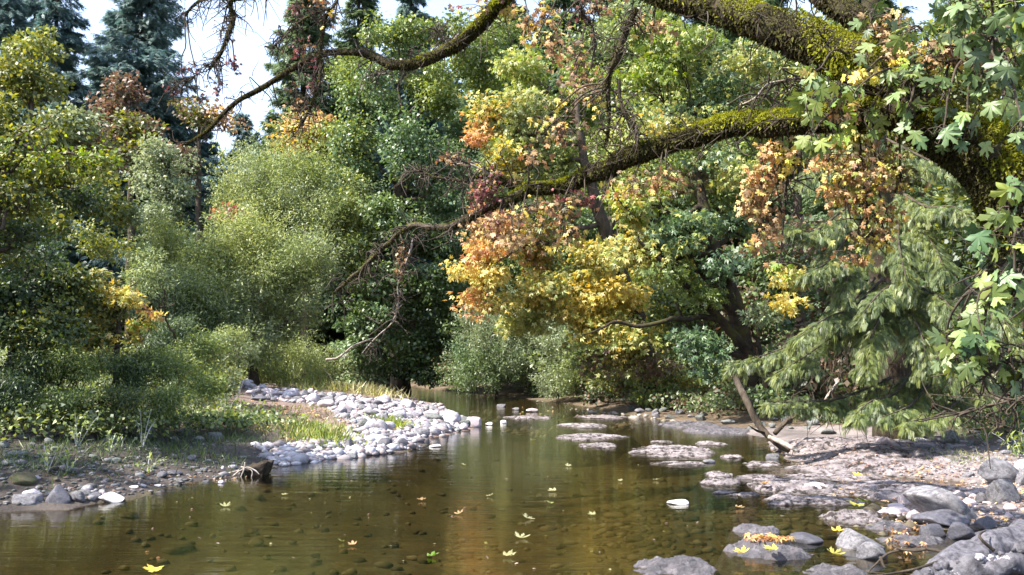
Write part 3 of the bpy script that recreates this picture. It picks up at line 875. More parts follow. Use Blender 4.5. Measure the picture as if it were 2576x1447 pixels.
def conifer(px, top, d, hw, label, pal='conifer', lean=0.0, dens=1.0, length=.55, hgroup='conifers rising behind the river trees', tp=TS2):
    tip = P(px, top, d)
    bx, by = tip[0] + lean, d
    z0 = gz(bx, by)
    Ht = tip[2] - z0
    t = thing('conifer_tree', (bx, by, z0), label, 'tree', hgroup)
    g_ = Geo(); tube(g_, [(bx, by, z0 - .2), (bx, by, z0 + Ht * .5), tuple(tip)], [Ht * .014, Ht * .009, .03], 8, 6, .1)
    g_.obj('trunk', M['bark'], t, True)
    R = hw * d / F
    nb = int(250 * dens * max(Ht / 25, .5))
    tt = rng.uniform(.12, .995, nb) ** .85
    az = rng.uniform(0, 2 * PI, nb)
    L_ = R * (1 - tt) ** .78 * rng.uniform(.65, 1.2, nb) + .25
    L_ = L_ * (1 + .25 * np.sin(tt * 31 + az))
    pos, dirs, nr = [], [], []
    for k in range(nb):
        m_ = int(22 + L_[k] * 34)
        s = rng.random(m_) ** .7
        da = np.array([math.cos(az[k]), math.sin(az[k]), 0])
        sd = np.array([-da[1], da[0], 0])
        sag = -.18 * L_[k] * s + .12 * L_[k] * s ** 2 - (.25 + .3 * rng.random()) * L_[k] * s * .6 + .18 * L_[k] * s ** 3
        side = rng.normal(0, .14, m_) * L_[k] * (1.1 - s * .8)
        p_ = np.array([bx, by, z0 + Ht * tt[k]]) + da * (s * L_[k])[:, None] + sd * side[:, None]
        p_[:, 2] += sag - abs(side) * .3 + rng.normal(0, .06, m_)
        dd = da + sd * np.sign(side)[:, None] * .8 + rng.normal(0, .3, (m_, 3)); dd[:, 2] -= .25
        pos.append(p_); dirs.append(dd)
        nr.append(np.array([0, 0, 1]) + rng.normal(0, .35, (m_, 3)))
    pos, dirs, nr = np.concatenate(pos), np.concatenate(dirs), np.concatenate(nr)
    g_ = Geo(); scatter(g_, tp, pos, dirs, nr, length * rng.uniform(.6, 1.3, len(pos)), palette(pal, pos, .5))
    g_.obj('crown', M['needle'], t)
    return t

conifer(362, -170, 60, 300, 'tall blue green conifer standing alone between two sky gaps', 'conifer_b', dens=1.35)
conifer(150, -130, 56, 160, 'dark conifer rising behind the yellow green tree at upper left', 'conifer_b')
conifer(30, -60, 58, 150, 'conifer cut by the left edge at the top of the frame', 'conifer_b')
conifer(258, 140, 66, 120, 'short conifer left of the tall blue green conifer', 'conifer_b')
conifer(770, -140, 55, 170, 'dark conifer right of the sky gap with long ragged boughs', 'conifer', dens=1.3)
conifer(905, -120, 60, 150, 'conifer directly above the dense green maple', 'conifer', dens=1.1)
conifer(1040, -110, 57, 130, 'dark bluish conifer left of the small sky gap', 'conifer_b', dens=1.1)
conifer(612, 285, 66, 110, 'low conifer seen below the sky gap', 'conifer_b')
conifer(505, 270, 64, 110, 'small conifer between the tall conifer and the sky gap', 'conifer_b')
conifer(690, 300, 60, 100, 'conifer behind the orange tinted tree', 'conifer')
conifer(1230, 20, 60, 170, 'conifer behind the upper limb right of the small sky gap', 'conifer')
conifer(1420, -150, 55, 200, 'conifer behind the red and yellow hanging leaves', 'conifer', dens=1.2)
conifer(1640, -200, 50, 220, 'conifer behind the crown of the green maple', 'conifer', dens=1.2)
conifer(1900, -220, 48, 240, 'tall conifer behind the fork of the mossy limbs', 'conifer', dens=1.2)
conifer(1530, -160, 58, 200, 'conifer behind the mossy hanging branch', 'conifer', dens=1.2)
conifer(1290, -90, 56, 150, 'conifer just right of the small sky gap at top centre', 'conifer', dens=1.1)
conifer(1770, -120, 55, 170, 'conifer seen in the gap below the big mossy limb', 'conifer', dens=1.2)
conifer(90, -20, 60, 150, 'small conifer between the two upper left conifers', 'conifer_b')
conifer(2180, -200, 40, 240, 'conifer behind the big mossy limb at upper right', 'conifer', dens=1.3)
conifer(2450, -200, 36, 260, 'conifer filling the upper right corner behind the leaves', 'conifer', dens=1.3)
conifer(2700, -200, 30, 260, 'conifer just past the right edge of the frame', 'conifer', dens=1.0)
conifer(-130, -40, 48, 220, 'conifer just past the left edge of the frame', 'conifer_b')

def bt(px, d):
    q = P(px, 900, d); return (q[0], q[1])

# far broadleaf trees
tree('broadleaf_tree', 'reddish brown tree in front of the tall blue green conifer', 'tree', bt(330, 46), [(330, 600, 46), (325, 220, 46)], [.3, .2, .05],
     [(322, 235, 38, 60, 46, 1.6, 'brown'), (300, 300, 50, 50, 46, 1.8, 'brown'), (360, 320, 60, 55, 45, 2, ['brown', 'olive']), (270, 350, 60, 50, 44, 2, ['brown', 'olive']), (340, 390, 80, 50, 44, 2, ['brown', 'olive'])],
     .24, TQ, cover=4.5)
tree('broadleaf_tree', 'brownish olive tree between the conifer and the sky gap', 'tree', bt(500, 50), [(500, 600, 50), (500, 300, 50)], [.3, .2, .05],
     [(480, 290, 60, 40, 50, 2, ['brown', 'olive']), (540, 300, 50, 35, 50, 2, ['tan', 'brown']), (440, 420, 60, 80, 50, 2, ['conifer', 'brown'])], .22, TQ, cover=4)
tree('broadleaf_tree', 'grey green tree below the reddish brown tree', 'tree', bt(420, 42), [(420, 700, 42), (425, 400, 42)], [.3, .2, .05],
     [(420, 400, 60, 45, 42, 2, 'greygreen'), (375, 450, 60, 60, 42, 2, 'greygreen'), (440, 480, 60, 60, 42, 2, 'greygreen'), (400, 560, 90, 70, 41, 2, 'greygreen')], .16, TQ, cover=4.5)
tree('broadleaf_tree', 'orange and gold tinted tree left of the dense green maple', 'tree', bt(770, 46), [(770, 700, 46), (770, 350, 46)], [.3, .2, .05],
     [(790, 330, 70, 45, 46, 2, ['gold', 'tan']), (730, 370, 55, 50, 46, 2, ['rust', 'gold']), (830, 370, 50, 60, 45, 2, ['gold', 'olive'])], .22, TQ, cover=4.5)
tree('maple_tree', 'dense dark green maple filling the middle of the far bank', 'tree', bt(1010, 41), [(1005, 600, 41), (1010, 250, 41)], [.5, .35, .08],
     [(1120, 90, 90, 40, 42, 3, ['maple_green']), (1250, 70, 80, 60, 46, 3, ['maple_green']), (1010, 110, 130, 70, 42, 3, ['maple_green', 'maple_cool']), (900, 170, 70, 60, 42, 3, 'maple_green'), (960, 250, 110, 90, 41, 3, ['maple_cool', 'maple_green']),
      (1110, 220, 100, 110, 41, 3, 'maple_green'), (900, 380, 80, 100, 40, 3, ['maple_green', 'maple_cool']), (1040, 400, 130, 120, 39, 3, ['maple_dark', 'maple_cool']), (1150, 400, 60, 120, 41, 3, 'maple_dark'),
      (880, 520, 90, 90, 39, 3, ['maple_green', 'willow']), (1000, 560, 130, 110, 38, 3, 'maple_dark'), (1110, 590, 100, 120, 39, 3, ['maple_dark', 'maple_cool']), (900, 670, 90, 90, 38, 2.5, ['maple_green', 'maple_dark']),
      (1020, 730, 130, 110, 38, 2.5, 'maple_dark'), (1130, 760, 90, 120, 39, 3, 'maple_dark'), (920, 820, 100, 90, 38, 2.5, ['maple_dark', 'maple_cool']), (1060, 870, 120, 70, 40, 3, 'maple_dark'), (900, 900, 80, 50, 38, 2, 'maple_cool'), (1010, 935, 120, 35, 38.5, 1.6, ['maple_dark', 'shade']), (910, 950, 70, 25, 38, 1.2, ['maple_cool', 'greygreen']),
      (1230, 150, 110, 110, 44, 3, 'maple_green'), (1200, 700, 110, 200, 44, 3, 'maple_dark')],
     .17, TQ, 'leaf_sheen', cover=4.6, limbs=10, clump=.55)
# willows
tree('willow_tree', 'pale green willow behind the yellow green willow', 'tree', bt(660, 38), [(660, 700, 38), (650, 450, 38)], [.25, .15, .04],
     [(640, 440, 110, 60, 38, 2.5, ['willow', 'greygreen']), (570, 490, 60, 70, 38, 2, ['willow_y']), (760, 450, 90, 70, 38, 2.5, ['willow', 'maple_green']), (800, 540, 90, 80, 37, 2.5, ['willow', 'greygreen']), (690, 520, 90, 60, 37, 2, ['greygreen', 'willow'])],
     .15, TL, cover=3.8, droop=.2, streak=1.1, lobes=15)
tree('willow_tree', 'large yellow green willow in the middle left', 'tree', bt(640, 30), [(640, 800, 30), (640, 620, 30)], [.2, .12, .03],
     [(620, 600, 110, 60, 30, 1.8, 'willow_y'), (560, 660, 80, 80, 30, 1.6, ['willow_y', 'willow']), (680, 690, 120, 90, 30, 2, ['willow', 'willow_y']), (780, 680, 90, 110, 31, 2, ['willow', 'greygreen']), (740, 800, 110, 80, 30, 1.8, ['willow', 'greygreen']),
      (600, 780, 110, 90, 29, 1.8, ['greygreen', 'willow']), (500, 760, 90, 80, 28, 1.6, ['greygreen', 'shade', 'willow']), (640, 880, 90, 50, 29, 1.3, ['greygreen', 'willow']), (560, 850, 90, 50, 28, 1.3, ['greygreen', 'shade'])],
     .13, TL, cover=3.8, droop=.2, streak=1.1, lobes=15)
tree('willow_tree', 'small round topped willow left of the large yellow green one', 'tree', bt(410, 29), [(410, 800, 29), (412, 620, 29)], [.15, .1, .03],
     [(420, 605, 60, 50, 29, 1.2, 'willow_y'), (400, 670, 80, 70, 29, 1.4, 'willow'), (450, 740, 80, 70, 28, 1.3, ['greygreen', 'willow']), (370, 780, 70, 60, 28, 1.2, ['greygreen', 'shade']), (420, 840, 90, 50, 27, 1.2, ['greygreen', 'shade'])],
     .12, TL, cover=3.8, droop=.2, streak=1.1, lobes=15)
tree('willow_bush', 'low fresh green willow bush behind the stone ridge', 'bush', bt(720, 33), [(720, 930, 33), (720, 900, 33)], [.06, .05, .02],
     [(700, 905, 90, 40, 33, 1.2, ['willow_y', 'willow']), (640, 940, 70, 30, 31, 1, ['willow', 'maple_green']), (790, 930, 90, 35, 34, 1.2, ['willow', 'greygreen']), (740, 955, 100, 22, 31, 1, 'willow_y')], .12, TL, cover=4.5, droop=-.5, stem='stem', streak=.9)
tree('willow_bush', 'grey green willow bush in the middle of the far bank', 'bush', bt(1250, 36.5), [(1250, 900, 36.5), (1250, 850, 36)], [.08, .06, .02],
     [(1240, 860, 90, 50, 35, 1.6, 'greygreen'), (1320, 830, 60, 50, 35, 1.4, 'greygreen'), (1250, 930, 110, 60, 34, 1.6, ['greygreen', 'maple_dark']), (1300, 780, 50, 40, 35.5, 1, 'greygreen'), (1200, 820, 50, 40, 35.5, 1, ['greygreen', 'maple_dark']), (1180, 900, 50, 60, 36, 1.4, ['maple_cool']), (1180, 960, 60, 25, 36, 1, 'maple_dark')], .13, TL, 'leaf_sheen', cover=4.5, stem='stem', streak=.9, droop=-.2)
tree('willow_bush', 'pale silvery bush right of the grey green willow bush', 'bush', bt(1400, 32), [(1400, 930, 32), (1400, 880, 32)], [.06, .05, .02],
     [(1400, 890, 55, 60, 31, 1, 'greygreen'), (1430, 950, 60, 55, 30.5, 1, ['greygreen', 'willow']), (1390, 970, 40, 35, 31, .8, 'greygreen')], .11, TL, 'leaf_sheen', cover=4.5, stem='stem', streak=.9, droop=-.2)
tree('shrub', 'brownish twiggy shrub overhanging the far waterline', 'bush', bt(1530, 28), [(1530, 980, 28), (1530, 940, 28)], [.05, .04, .02],
     [(1520, 940, 60, 60, 28, 1, ['brown', 'greygreen', 'olive']), (1570, 970, 50, 45, 27, .8, ['brown', 'olive']), (1500, 1000, 40, 25, 27.5, .7, ['brown', 'shade'])], .10, TQ, cover=3.6, stem='stem')
tree('shrub', 'round fresh green bush beside the brownish shrub', 'bush', bt(1670, 25.5), [(1670, 990, 25.5), (1670, 960, 25.5)], [.05, .04, .02],
     [(1660, 970, 65, 50, 25.5, 1, ['maple_green', 'willow']), (1720, 960, 55, 60, 26, 1, ['maple_green', 'gold']), (1640, 1005, 45, 28, 25, .7, 'maple_green')], .10, TQ, cover=4.5, stem='stem')
tree('shrub', 'dull green undergrowth below the leaning maple trunk', 'bush', bt(1800, 24), [(1800, 990, 24), (1800, 960, 24)], [.05, .04, .02],
     [(1790, 950, 60, 60, 24.5, 1, ['greygreen', 'maple_green']), (1860, 990, 60, 45, 23, .8, ['brown', 'shade']), (1950, 1000, 70, 50, 22, 1, ['shade', 'brown'])], .11, TQ, cover=4, stem='stem')

# golden and green maples on the right bank
tree('maple_tree', 'maple with bright yellow and orange edges hanging over the river', 'tree', bt(1640, 26), [(1600, 800, 26), (1480, 450, 25), (1450, 250, 25)], [.3, .25, .15, .05],
     [(1330, 190, 80, 60, 26, 1.8, ['airy', 'lime', 'maple_green']), (1240, 290, 60, 55, 25, 1.2, ['yellow', 'maple_green', 'orange']), (1330, 320, 90, 90, 25.5, 2, ['airy', 'greygreen']), (1460, 260, 110, 130, 27, 2.2, ['airy', 'lime', 'maple_green']),
      (1260, 400, 70, 60, 25, 1.4, ['maple_green', 'yellow']), (1400, 420, 110, 90, 26, 2, ['airy', 'maple_green']), (1205, 330, 25, 35, 24.6, .6, 'orange'),
      (1240, 560, 60, 45, 24.5, 1, ['rust', 'tan', 'orange']), (1210, 640, 60, 40, 24.2, .9, ['yellow', 'orange']), (1150, 680, 28, 20, 24, .5, ['orange', 'yellow']), (1230, 700, 50, 50, 24.2, .8, 'yellow'), (1190, 765, 32, 32, 24, .5, ['yellow', 'orange']), (1250, 770, 40, 30, 24.2, .6, ['yellow', 'gold']),
      (1330, 620, 90, 70, 25, 1.6, ['maple_green', 'rust', 'gold']), (1370, 720, 100, 80, 25, 1.6, ['airy', 'gold']), (1310, 810, 70, 50, 25, 1, ['gold', 'airy']), (1470, 660, 90, 70, 25, 1.6, ['gold', 'airy']),
      (1540, 740, 90, 80, 25, 1.5, ['yellow', 'gold']), (1500, 840, 80, 50, 25, 1.2, ['yellow', 'gold', 'airy']), (1600, 850, 70, 60, 24.5, 1.2, ['airy', 'gold', 'maple_green']), (1450, 780, 60, 60, 25, 1.2, ['yellow', 'gold', 'willow']),
      (1520, 900, 90, 40, 25, 1, ['gold', 'brown', 'maple_green']), (1640, 920, 60, 40, 24.5, .9, ['brown', 'airy', 'gold'])],
     .125, TM, 'leaf', cover=4.0, limbs=9, per=34, clump=.48, nscale=.5)
tm = tree('maple_tree', 'green maple with a dark leaning trunk on the right bank', 'tree', bt(1915, 21.5), [(1890, 960, 21.5), (1850, 790, 21.5), (1800, 640, 21.5), (1765, 500, 21.5), (1740, 250, 22)], [.30, .26, .22, .18, .14, .05],
     [(1700, 120, 110, 90, 22, 2, ['airy', 'lime', 'maple_green']), (1850, 160, 100, 90, 22, 2, ['airy', 'maple_cool']), (1760, 260, 120, 80, 22, 2, ['maple_cool', 'airy']), (1620, 220, 80, 90, 22.5, 2, ['airy', 'lime', 'maple_green']), (1900, 330, 90, 60, 23, 1.6, ['maple_green']),
      (1600, 520, 110, 70, 21, 1.2, ['airy', 'lime', 'gold']), (1720, 470, 100, 60, 22.5, 1.4, ['maple_cool', 'brown']), (1720, 590, 110, 55, 20.6, 1, ['maple_cool', 'airy']), (1600, 640, 90, 50, 20.8, 1, ['airy', 'gold']), (1860, 560, 70, 60, 22, 1.2, ['maple_cool', 'airy']),
      (1820, 670, 60, 40, 20.4, .8, ['maple_cool']), (1690, 690, 80, 35, 20.6, .8, ['maple_green']), (1780, 760, 60, 35, 20.4, .8, 'maple_green'), (1730, 860, 60, 30, 20.4, .7, ['maple_cool']), (1800, 880, 60, 35, 20.2, .7, 'maple_cool'), (1920, 790, 45, 25, 20.2, .6, ['maple_cool', 'greygreen']),
      (1780, 930, 50, 25, 20.2, .6, ['maple_cool']), (2000, 700, 70, 30, 20.5, .6, ['gold', 'lime']), (1980, 770, 35, 30, 20, .5, ['gold', 'yellow']), (1700, 330, 90, 60, 21.4, 1.2, ['airy', 'gold']), (1780, 400, 70, 50, 21.2, 1, ['airy', 'maple_cool']), (1840, 450, 60, 40, 21.2, .8, ['gold', 'airy']), (1770, 560, 60, 35, 20.9, .8, ['maple_cool', 'airy'])],
     .125, TM, 'leaf_sheen', bark='bark_dark', cover=3.3, limbs=12, per=34, clump=.42)
for pts, rr in ([[(1880, 880, 21.4), (1790, 780, 21), (1700, 690, 20.6), (1600, 600, 20.4)], [.14, .11, .08, .03]], [[(1860, 830, 21.4), (1760, 790, 20.8), (1660, 810, 20.2), (1560, 812, 20), (1450, 845, 19.8)], [.09, .07, .05, .035, .012]],
                [[(1855, 800, 21.4), (1740, 640, 21), (1640, 560, 20.8), (1540, 500, 20.6)], [.12, .10, .07, .03]], [[(1880, 900, 21.4), (1760, 860, 21), (1700, 760, 20.6)], [.1, .07, .02]]):
    g = Geo(); tube(g, [P(*q) for q in pts], rr, 8, 7, .15, 4, wob=.12); g.obj('limb', M['bark_dark'], tm, True)

# forest behind the right bank
RB = [(1340, 600, 180, 160, 38, 'maple_dark'), (1560, 380, 180, 200, 31, ['airy', 'maple_green']), (1800, 420, 190, 180, 30, ['maple_green', 'maple_dark']), (2010, 200, 180, 200, 29, ['airy', 'greygreen', 'maple_green']), (2230, 380, 200, 180, 27, ['olive', 'brown']),
      (2440, 200, 200, 200, 25, ['maple_green', 'olive']), (1620, 740, 200, 180, 30, ['airy', 'gold', 'maple_green']), (1900, 730, 200, 180, 26, ['maple_dark', 'brown']), (2150, 700, 200, 200, 22, ['shade', 'brown']), (2400, 650, 200, 200, 20, ['shade', 'olive']), (2600, 500, 150, 250, 18, 'shade'), (2300, 950, 180, 90, 20, ['shade', 'brown']), (2520, 950, 160, 100, 17, ['shade', 'olive']), (2050, 950, 160, 80, 22, ['shade', 'brown'])]
lab = ['dark understory tree behind the yellow hanging leaves', 'green tree behind the fork of the lower mossy limb', 'dark tree behind the leaning maple trunk', 'green tree framed between the two mossy limbs', 'brown leaved tree under the junction of the mossy limbs',
       'green tree in the top right corner behind the large leaves', 'dark thicket behind the golden leaves over the far bank', 'thicket behind the base of the leaning maple trunk', 'thicket behind the middle conifer boughs', 'thicket behind the right conifer boughs', 'dark thicket at the right edge of the frame', 'low shaded thicket under the conifer boughs', 'low shaded thicket at the lower right edge', 'low shaded thicket right of the leaning maple trunk']
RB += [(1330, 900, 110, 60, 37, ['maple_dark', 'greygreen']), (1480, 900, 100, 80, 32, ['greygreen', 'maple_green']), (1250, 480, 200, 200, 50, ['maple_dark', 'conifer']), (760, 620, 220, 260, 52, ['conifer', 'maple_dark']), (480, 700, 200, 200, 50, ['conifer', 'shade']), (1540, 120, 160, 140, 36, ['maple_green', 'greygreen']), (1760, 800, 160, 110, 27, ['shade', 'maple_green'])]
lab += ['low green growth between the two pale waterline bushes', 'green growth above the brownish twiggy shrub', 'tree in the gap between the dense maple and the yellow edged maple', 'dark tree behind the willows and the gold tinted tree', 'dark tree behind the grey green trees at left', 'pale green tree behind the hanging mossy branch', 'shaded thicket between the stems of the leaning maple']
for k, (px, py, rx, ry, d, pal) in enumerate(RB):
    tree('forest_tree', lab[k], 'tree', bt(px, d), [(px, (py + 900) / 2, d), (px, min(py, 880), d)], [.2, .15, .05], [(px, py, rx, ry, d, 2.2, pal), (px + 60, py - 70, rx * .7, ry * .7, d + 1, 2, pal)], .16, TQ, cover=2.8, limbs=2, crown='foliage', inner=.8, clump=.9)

# left side
tree('broadleaf_tree', 'tall yellow green tree at the upper left edge', 'tree', bt(80, 27), [(80, 600, 27), (80, 200, 27)], [.25, .15, .04],
     [(75, 110, 70, 50, 27, 1.4, ['olive', 'willow_y']), (30, 190, 80, 80, 27, 1.8, 'olive'), (120, 210, 60, 80, 27, 1.6, 'olive'), (-20, 330, 110, 100, 26, 2, ['olive', 'shade']), (170, 320, 80, 70, 26, 1.6, ['olive', 'greygreen']), (90, 400, 120, 80, 26, 2, ['olive', 'shade']), (230, 400, 70, 60, 27, 1.6, ['olive', 'brown']), (210, 500, 120, 80, 25, 2, ['olive', 'shade']), (60, 560, 140, 100, 24, 2, ['shade', 'olive']), (290, 540, 60, 60, 27, 1.5, ['greygreen', 'olive'])],
     .15, TQ, cover=4.2, limbs=8)
tree('alder_tree', 'near leafy tree on the left bank with bright upper leaves', 'tree', (-9.2, 12.0), [(-60, 700, 12), (0, 450, 12), (60, 330, 12)], [.12, .10, .06, .02],
     [(90, 335, 80, 22, 11.4, .35, ['lime', 'olive']), (20, 400, 90, 50, 12, .6, ['olive', 'lime']), (130, 420, 90, 50, 12, .6, ['olive', 'lime']), (240, 400, 80, 35, 12.2, .4, ['olive', 'lime']), (60, 500, 110, 60, 12.2, .8, ['olive', 'shade']), (190, 490, 90, 50, 12.4, .6, ['shade', 'olive']), (-60, 480, 90, 90, 12.5, 1, ['olive', 'shade']), (-150, 380, 120, 140, 12, 1.2, 'olive'), (60, 610, 120, 70, 12.8, .9, ['shade', 'olive'])],
     .068, TQ, cover=3.0, limbs=9, clump=.22, per=18)
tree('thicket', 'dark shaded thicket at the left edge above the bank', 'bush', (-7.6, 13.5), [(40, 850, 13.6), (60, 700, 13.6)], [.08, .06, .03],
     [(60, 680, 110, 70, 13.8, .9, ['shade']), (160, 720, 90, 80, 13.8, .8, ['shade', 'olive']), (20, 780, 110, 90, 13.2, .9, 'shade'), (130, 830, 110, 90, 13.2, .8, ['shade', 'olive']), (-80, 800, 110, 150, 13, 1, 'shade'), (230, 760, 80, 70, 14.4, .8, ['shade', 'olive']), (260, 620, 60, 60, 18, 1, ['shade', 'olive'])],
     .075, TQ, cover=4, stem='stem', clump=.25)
tree('vine_maple', 'yellow and orange shrub glowing in the dark left thicket', 'bush', bt(300, 14.5), [(300, 850, 14.5), (300, 780, 14.5)], [.05, .04, .02],
     [(255, 700, 32, 24, 14.2, .25, ['gold', 'olive']), (290, 735, 40, 28, 14.1, .25, ['gold', 'yellow']), (330, 755, 45, 30, 14, .3, ['yellow', 'gold']), (385, 790, 24, 20, 13.9, .2, ['orange', 'yellow']), (350, 820, 45, 28, 14, .3, ['lime', 'gold']), (320, 855, 30, 18, 13.9, .2, ['yellow', 'lime']), (260, 800, 50, 50, 14.4, .4, ['olive', 'gold']), (230, 860, 60, 40, 14.3, .4, ['olive', 'gold'])],
     .085, TM, cover=2.8, stem='stem', clump=.16, per=14)
tree('bank_shrub', 'leafy green shrub spilling over the left bank', 'bush', (-6.0, 13.3), [(150, 980, 13.3), (170, 920, 13.3)], [.05, .04, .02],
     [(90, 930, 110, 60, 13, .6, ['shade', 'maple_green']), (210, 930, 100, 70, 13.3, .7, ['maple_green', 'olive']), (320, 930, 100, 60, 13.8, .7, ['shade', 'maple_green']), (420, 920, 90, 60, 14.6, .7, ['shade', 'maple_green']), (30, 990, 100, 50, 12.4, .6, 'shade'), (150, 1010, 100, 40, 12.6, .5, ['shade', 'maple_green']), (280, 1010, 100, 45, 13, .5, ['shade', 'olive']), (400, 1010, 90, 45, 13.6, .6, ['shade', 'maple_green']), (500, 990, 60, 50, 14.6, .6, ['shade', 'maple_green'])],
     .06, TL, cover=4.2, stem='stem', clump=.2)
tree('bank_shrub', 'taller grey green shrub between the yellow shrub and the willows', 'bush', bt(450, 19), [(450, 900, 19), (450, 860, 19)], [.05, .04, .02],
     [(430, 850, 90, 60, 19.5, .8, ['greygreen', 'shade']), (520, 890, 80, 60, 19.5, .8, ['greygreen', 'maple_green']), (370, 700, 40, 60, 17, .5, ['greygreen', 'willow']), (540, 950, 60, 40, 18.6, .6, ['greygreen', 'olive']), (580, 860, 70, 60, 24, 1, ['greygreen', 'willow'])],
     .085, TL, cover=4.2, stem='stem', clump=.25)

tree('alder_tree', 'unseen alder added just outside the frame to shade the left bank', 'tree', (-13.0, 8.2), [(-2000, 700, 8.2), (-2300, 300, 8.2)], [.2, .16, .05],  # unseen tree, added for its shade on the left bank and water
     [(-2300, -300, 420, 330, 8.2, 1.6, 'olive'), (-1900, -700, 380, 350, 8.2, 1.5, 'olive'), (-2500, -900, 400, 350, 8.6, 1.6, 'olive'), (-2100, 100, 400, 300, 8.2, 1.4, 'olive')], .16, TQ, cover=2.2, limbs=3, clump=.5)
tree('alder_tree', 'second unseen alder added just outside the frame to shade the left bank', 'tree', (-14.0, 12.4), [(-1450, 700, 12.4), (-1500, 300, 12.4)], [.2, .16, .05],  # another tree added out of view to cast shade from the left
     [(-1300, -200, 330, 260, 12.4, 1.7, 'olive'), (-1500, -500, 330, 260, 12.4, 1.7, 'olive'), (-1150, 150, 300, 220, 12.4, 1.6, 'olive'), (-1050, -300, 260, 200, 12.0, 1.4, 'olive')], .16, TQ, cover=2.2, limbs=3, clump=.5)

# undergrowth covering the banks below the trees
def cover(label, test, xr, yr, n, hmax, pal, size, tmpl):
    x = rng.uniform(*xr, n * 8); y = rng.uniform(yr[0] ** .5, yr[1] ** .5, n * 8) ** 2
    k_ = test(x, y) & (abs(x) < y * .75 + 2)
    x, y = x[k_][:n], y[k_][:n]
    p3 = np.stack([x, y, x * 0], 1)
    hh = hmax * np.clip(.55 + .6 * vnoise(p3, .55, 77), .1, 1.2) * np.clip(.5 + y / 40, .5, 1.5)
    m_ = 34
    i = np.repeat(np.arange(len(x)), m_)
    v = rdir(len(i))
    pos = np.stack([x[i] + v[:, 0] * .42, y[i] + v[:, 1] * .42, hgt(x, y)[i] + hh[i] * (.15 + .85 * rng.random(len(i)) ** .6)], 1)
    dirs = v + rng.normal(0, .4, v.shape); dirs[:, 2] += .1
    nr = rng.normal(0, .5, v.shape); nr[:, 2] += .8
    g_ = Geo(); scatter(g_, tmpl, pos, dirs, nr, size * (.6 + y[i] / 30) * rng.uniform(.6, 1.3, len(i)), palette(pal, pos, .7))
    tag(g_.obj('undergrowth', M['leaf']), label, 'undergrowth', kind='stuff')
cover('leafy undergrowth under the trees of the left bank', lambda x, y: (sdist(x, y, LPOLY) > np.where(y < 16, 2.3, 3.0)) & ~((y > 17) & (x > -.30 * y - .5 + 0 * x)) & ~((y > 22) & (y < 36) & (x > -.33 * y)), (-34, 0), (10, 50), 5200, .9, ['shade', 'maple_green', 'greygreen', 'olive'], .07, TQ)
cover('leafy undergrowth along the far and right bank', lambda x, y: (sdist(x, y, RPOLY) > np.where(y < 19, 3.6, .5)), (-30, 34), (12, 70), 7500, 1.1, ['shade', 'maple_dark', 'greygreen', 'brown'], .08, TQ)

# distant forest mass closing the view
g = Geo()
fb = []
for k in range(46):
    px = -900 + k * 100 + rng.uniform(-30, 30)
    dd = rng.uniform(74, 92)
    if 420 < px < 700 or px < 260:
        fb.append((px, 640 + rng.uniform(-20, 20), 100, 260, dd, 4, 'conifer'))
    else:
        fb.append((px, 520 + rng.uniform(-50, 50), 110, 420, dd, 4, 'conifer'))
for k in range(40):
    fb.append((-700 + k * 105 + rng.uniform(-30, 30), 800 + rng.uniform(-25, 25), 130, 115, rng.uniform(66, 72), 3, ['conifer', 'maple_dark']))
leafball(g, fb, .75, TQ, cover=5.5, per=30, lobes=14)
tag(g.obj('distant_wood', M['leaf']), 'far dark wood closing the view behind the river trees', 'forest', kind='stuff')

# ------------------------------------------------------------------ spruce on the right bank: drooping boughs
sp = thing('spruce_tree', (*bt(2245, 15.5), gz(*bt(2245, 15.5))), 'spruce with light green drooping boughs over the right bank', 'tree')
b0 = bt(2245, 15.5)
g = Geo(); tube(g, [(b0[0], b0[1], gz(*b0) - .2), P(2240, 800, 15.5), P(2200, 400, 15.5), P(2190, -300, 15.5)], [.36, .30, .24, .1], 14, 8, .15, 5); g.obj('trunk', M['bark_dark'], sp, True)
def bough(parent, pts, hw, n, pal='spruce', hang=.34, size=.125, name='bough', dens=1.0):
    """a drooping spruce bough: a woody axis, side twigs hanging from it, needle sprigs along every twig"""
    g_ = Geo()
    q = [P(*a) for a in pts]
    axis, _ = spline(q, np.linspace(.03, .006, len(q)), 8)
    L_ = np.linalg.norm(np.diff(axis, axis=0), axis=1).sum()
    T = unit(np.gradient(axis, axis=0))
    pos, dirs, nr = [], [], []
    for k in range(n):
        s = rng.random() ** .8
        i = int(s * (len(axis) - 1))
        o_, t_ = axis[i], T[i]
        sd = unit(np.cross(t_, [0, 0, 1.0])) * (1 if k % 2 else -1)
        ln = hw * (1.05 - .75 * s) * rng.uniform(.5, 1.2)
        m_ = max(4, int(ln / size * 7.5 * dens))
        r_ = rng.random(m_)
        a = rng.uniform(.3, 1.0)
        p_ = o_ + (sd * a + t_ * .55)[None] * (r_ * ln)[:, None]
        p_[:, 2] -= hang * ln * (r_ ** 1.5) * rng.uniform(.7, 2.2) + .04 * rng.random()
        p_ += rng.normal(0, .018, p_.shape)
        d_ = (sd * a * .6 + t_ * .7) + rng.normal(0, .38, (m_, 3)); d_[:, 2] -= .25 + .55 * r_
        pos.append(p_); dirs.append(d_); nr.append(np.array([0, -.25, 1.0]) + rng.normal(0, .35, (m_, 3)))
    pos, dirs, nr = np.concatenate(pos), np.concatenate(dirs), np.concatenate(nr)
    scatter(g_, TS, pos, dirs, nr, size * rng.uniform(.7, 1.4, len(pos)), palette(pal, pos, 2.5))
    o_ = g_.obj(name, M['needle'], parent)
    g_ = Geo(); tube(g_, q, np.linspace(.028, .005, len(q)), 6, 6, .1); g_.obj('twig', M['bark'], o_, True)

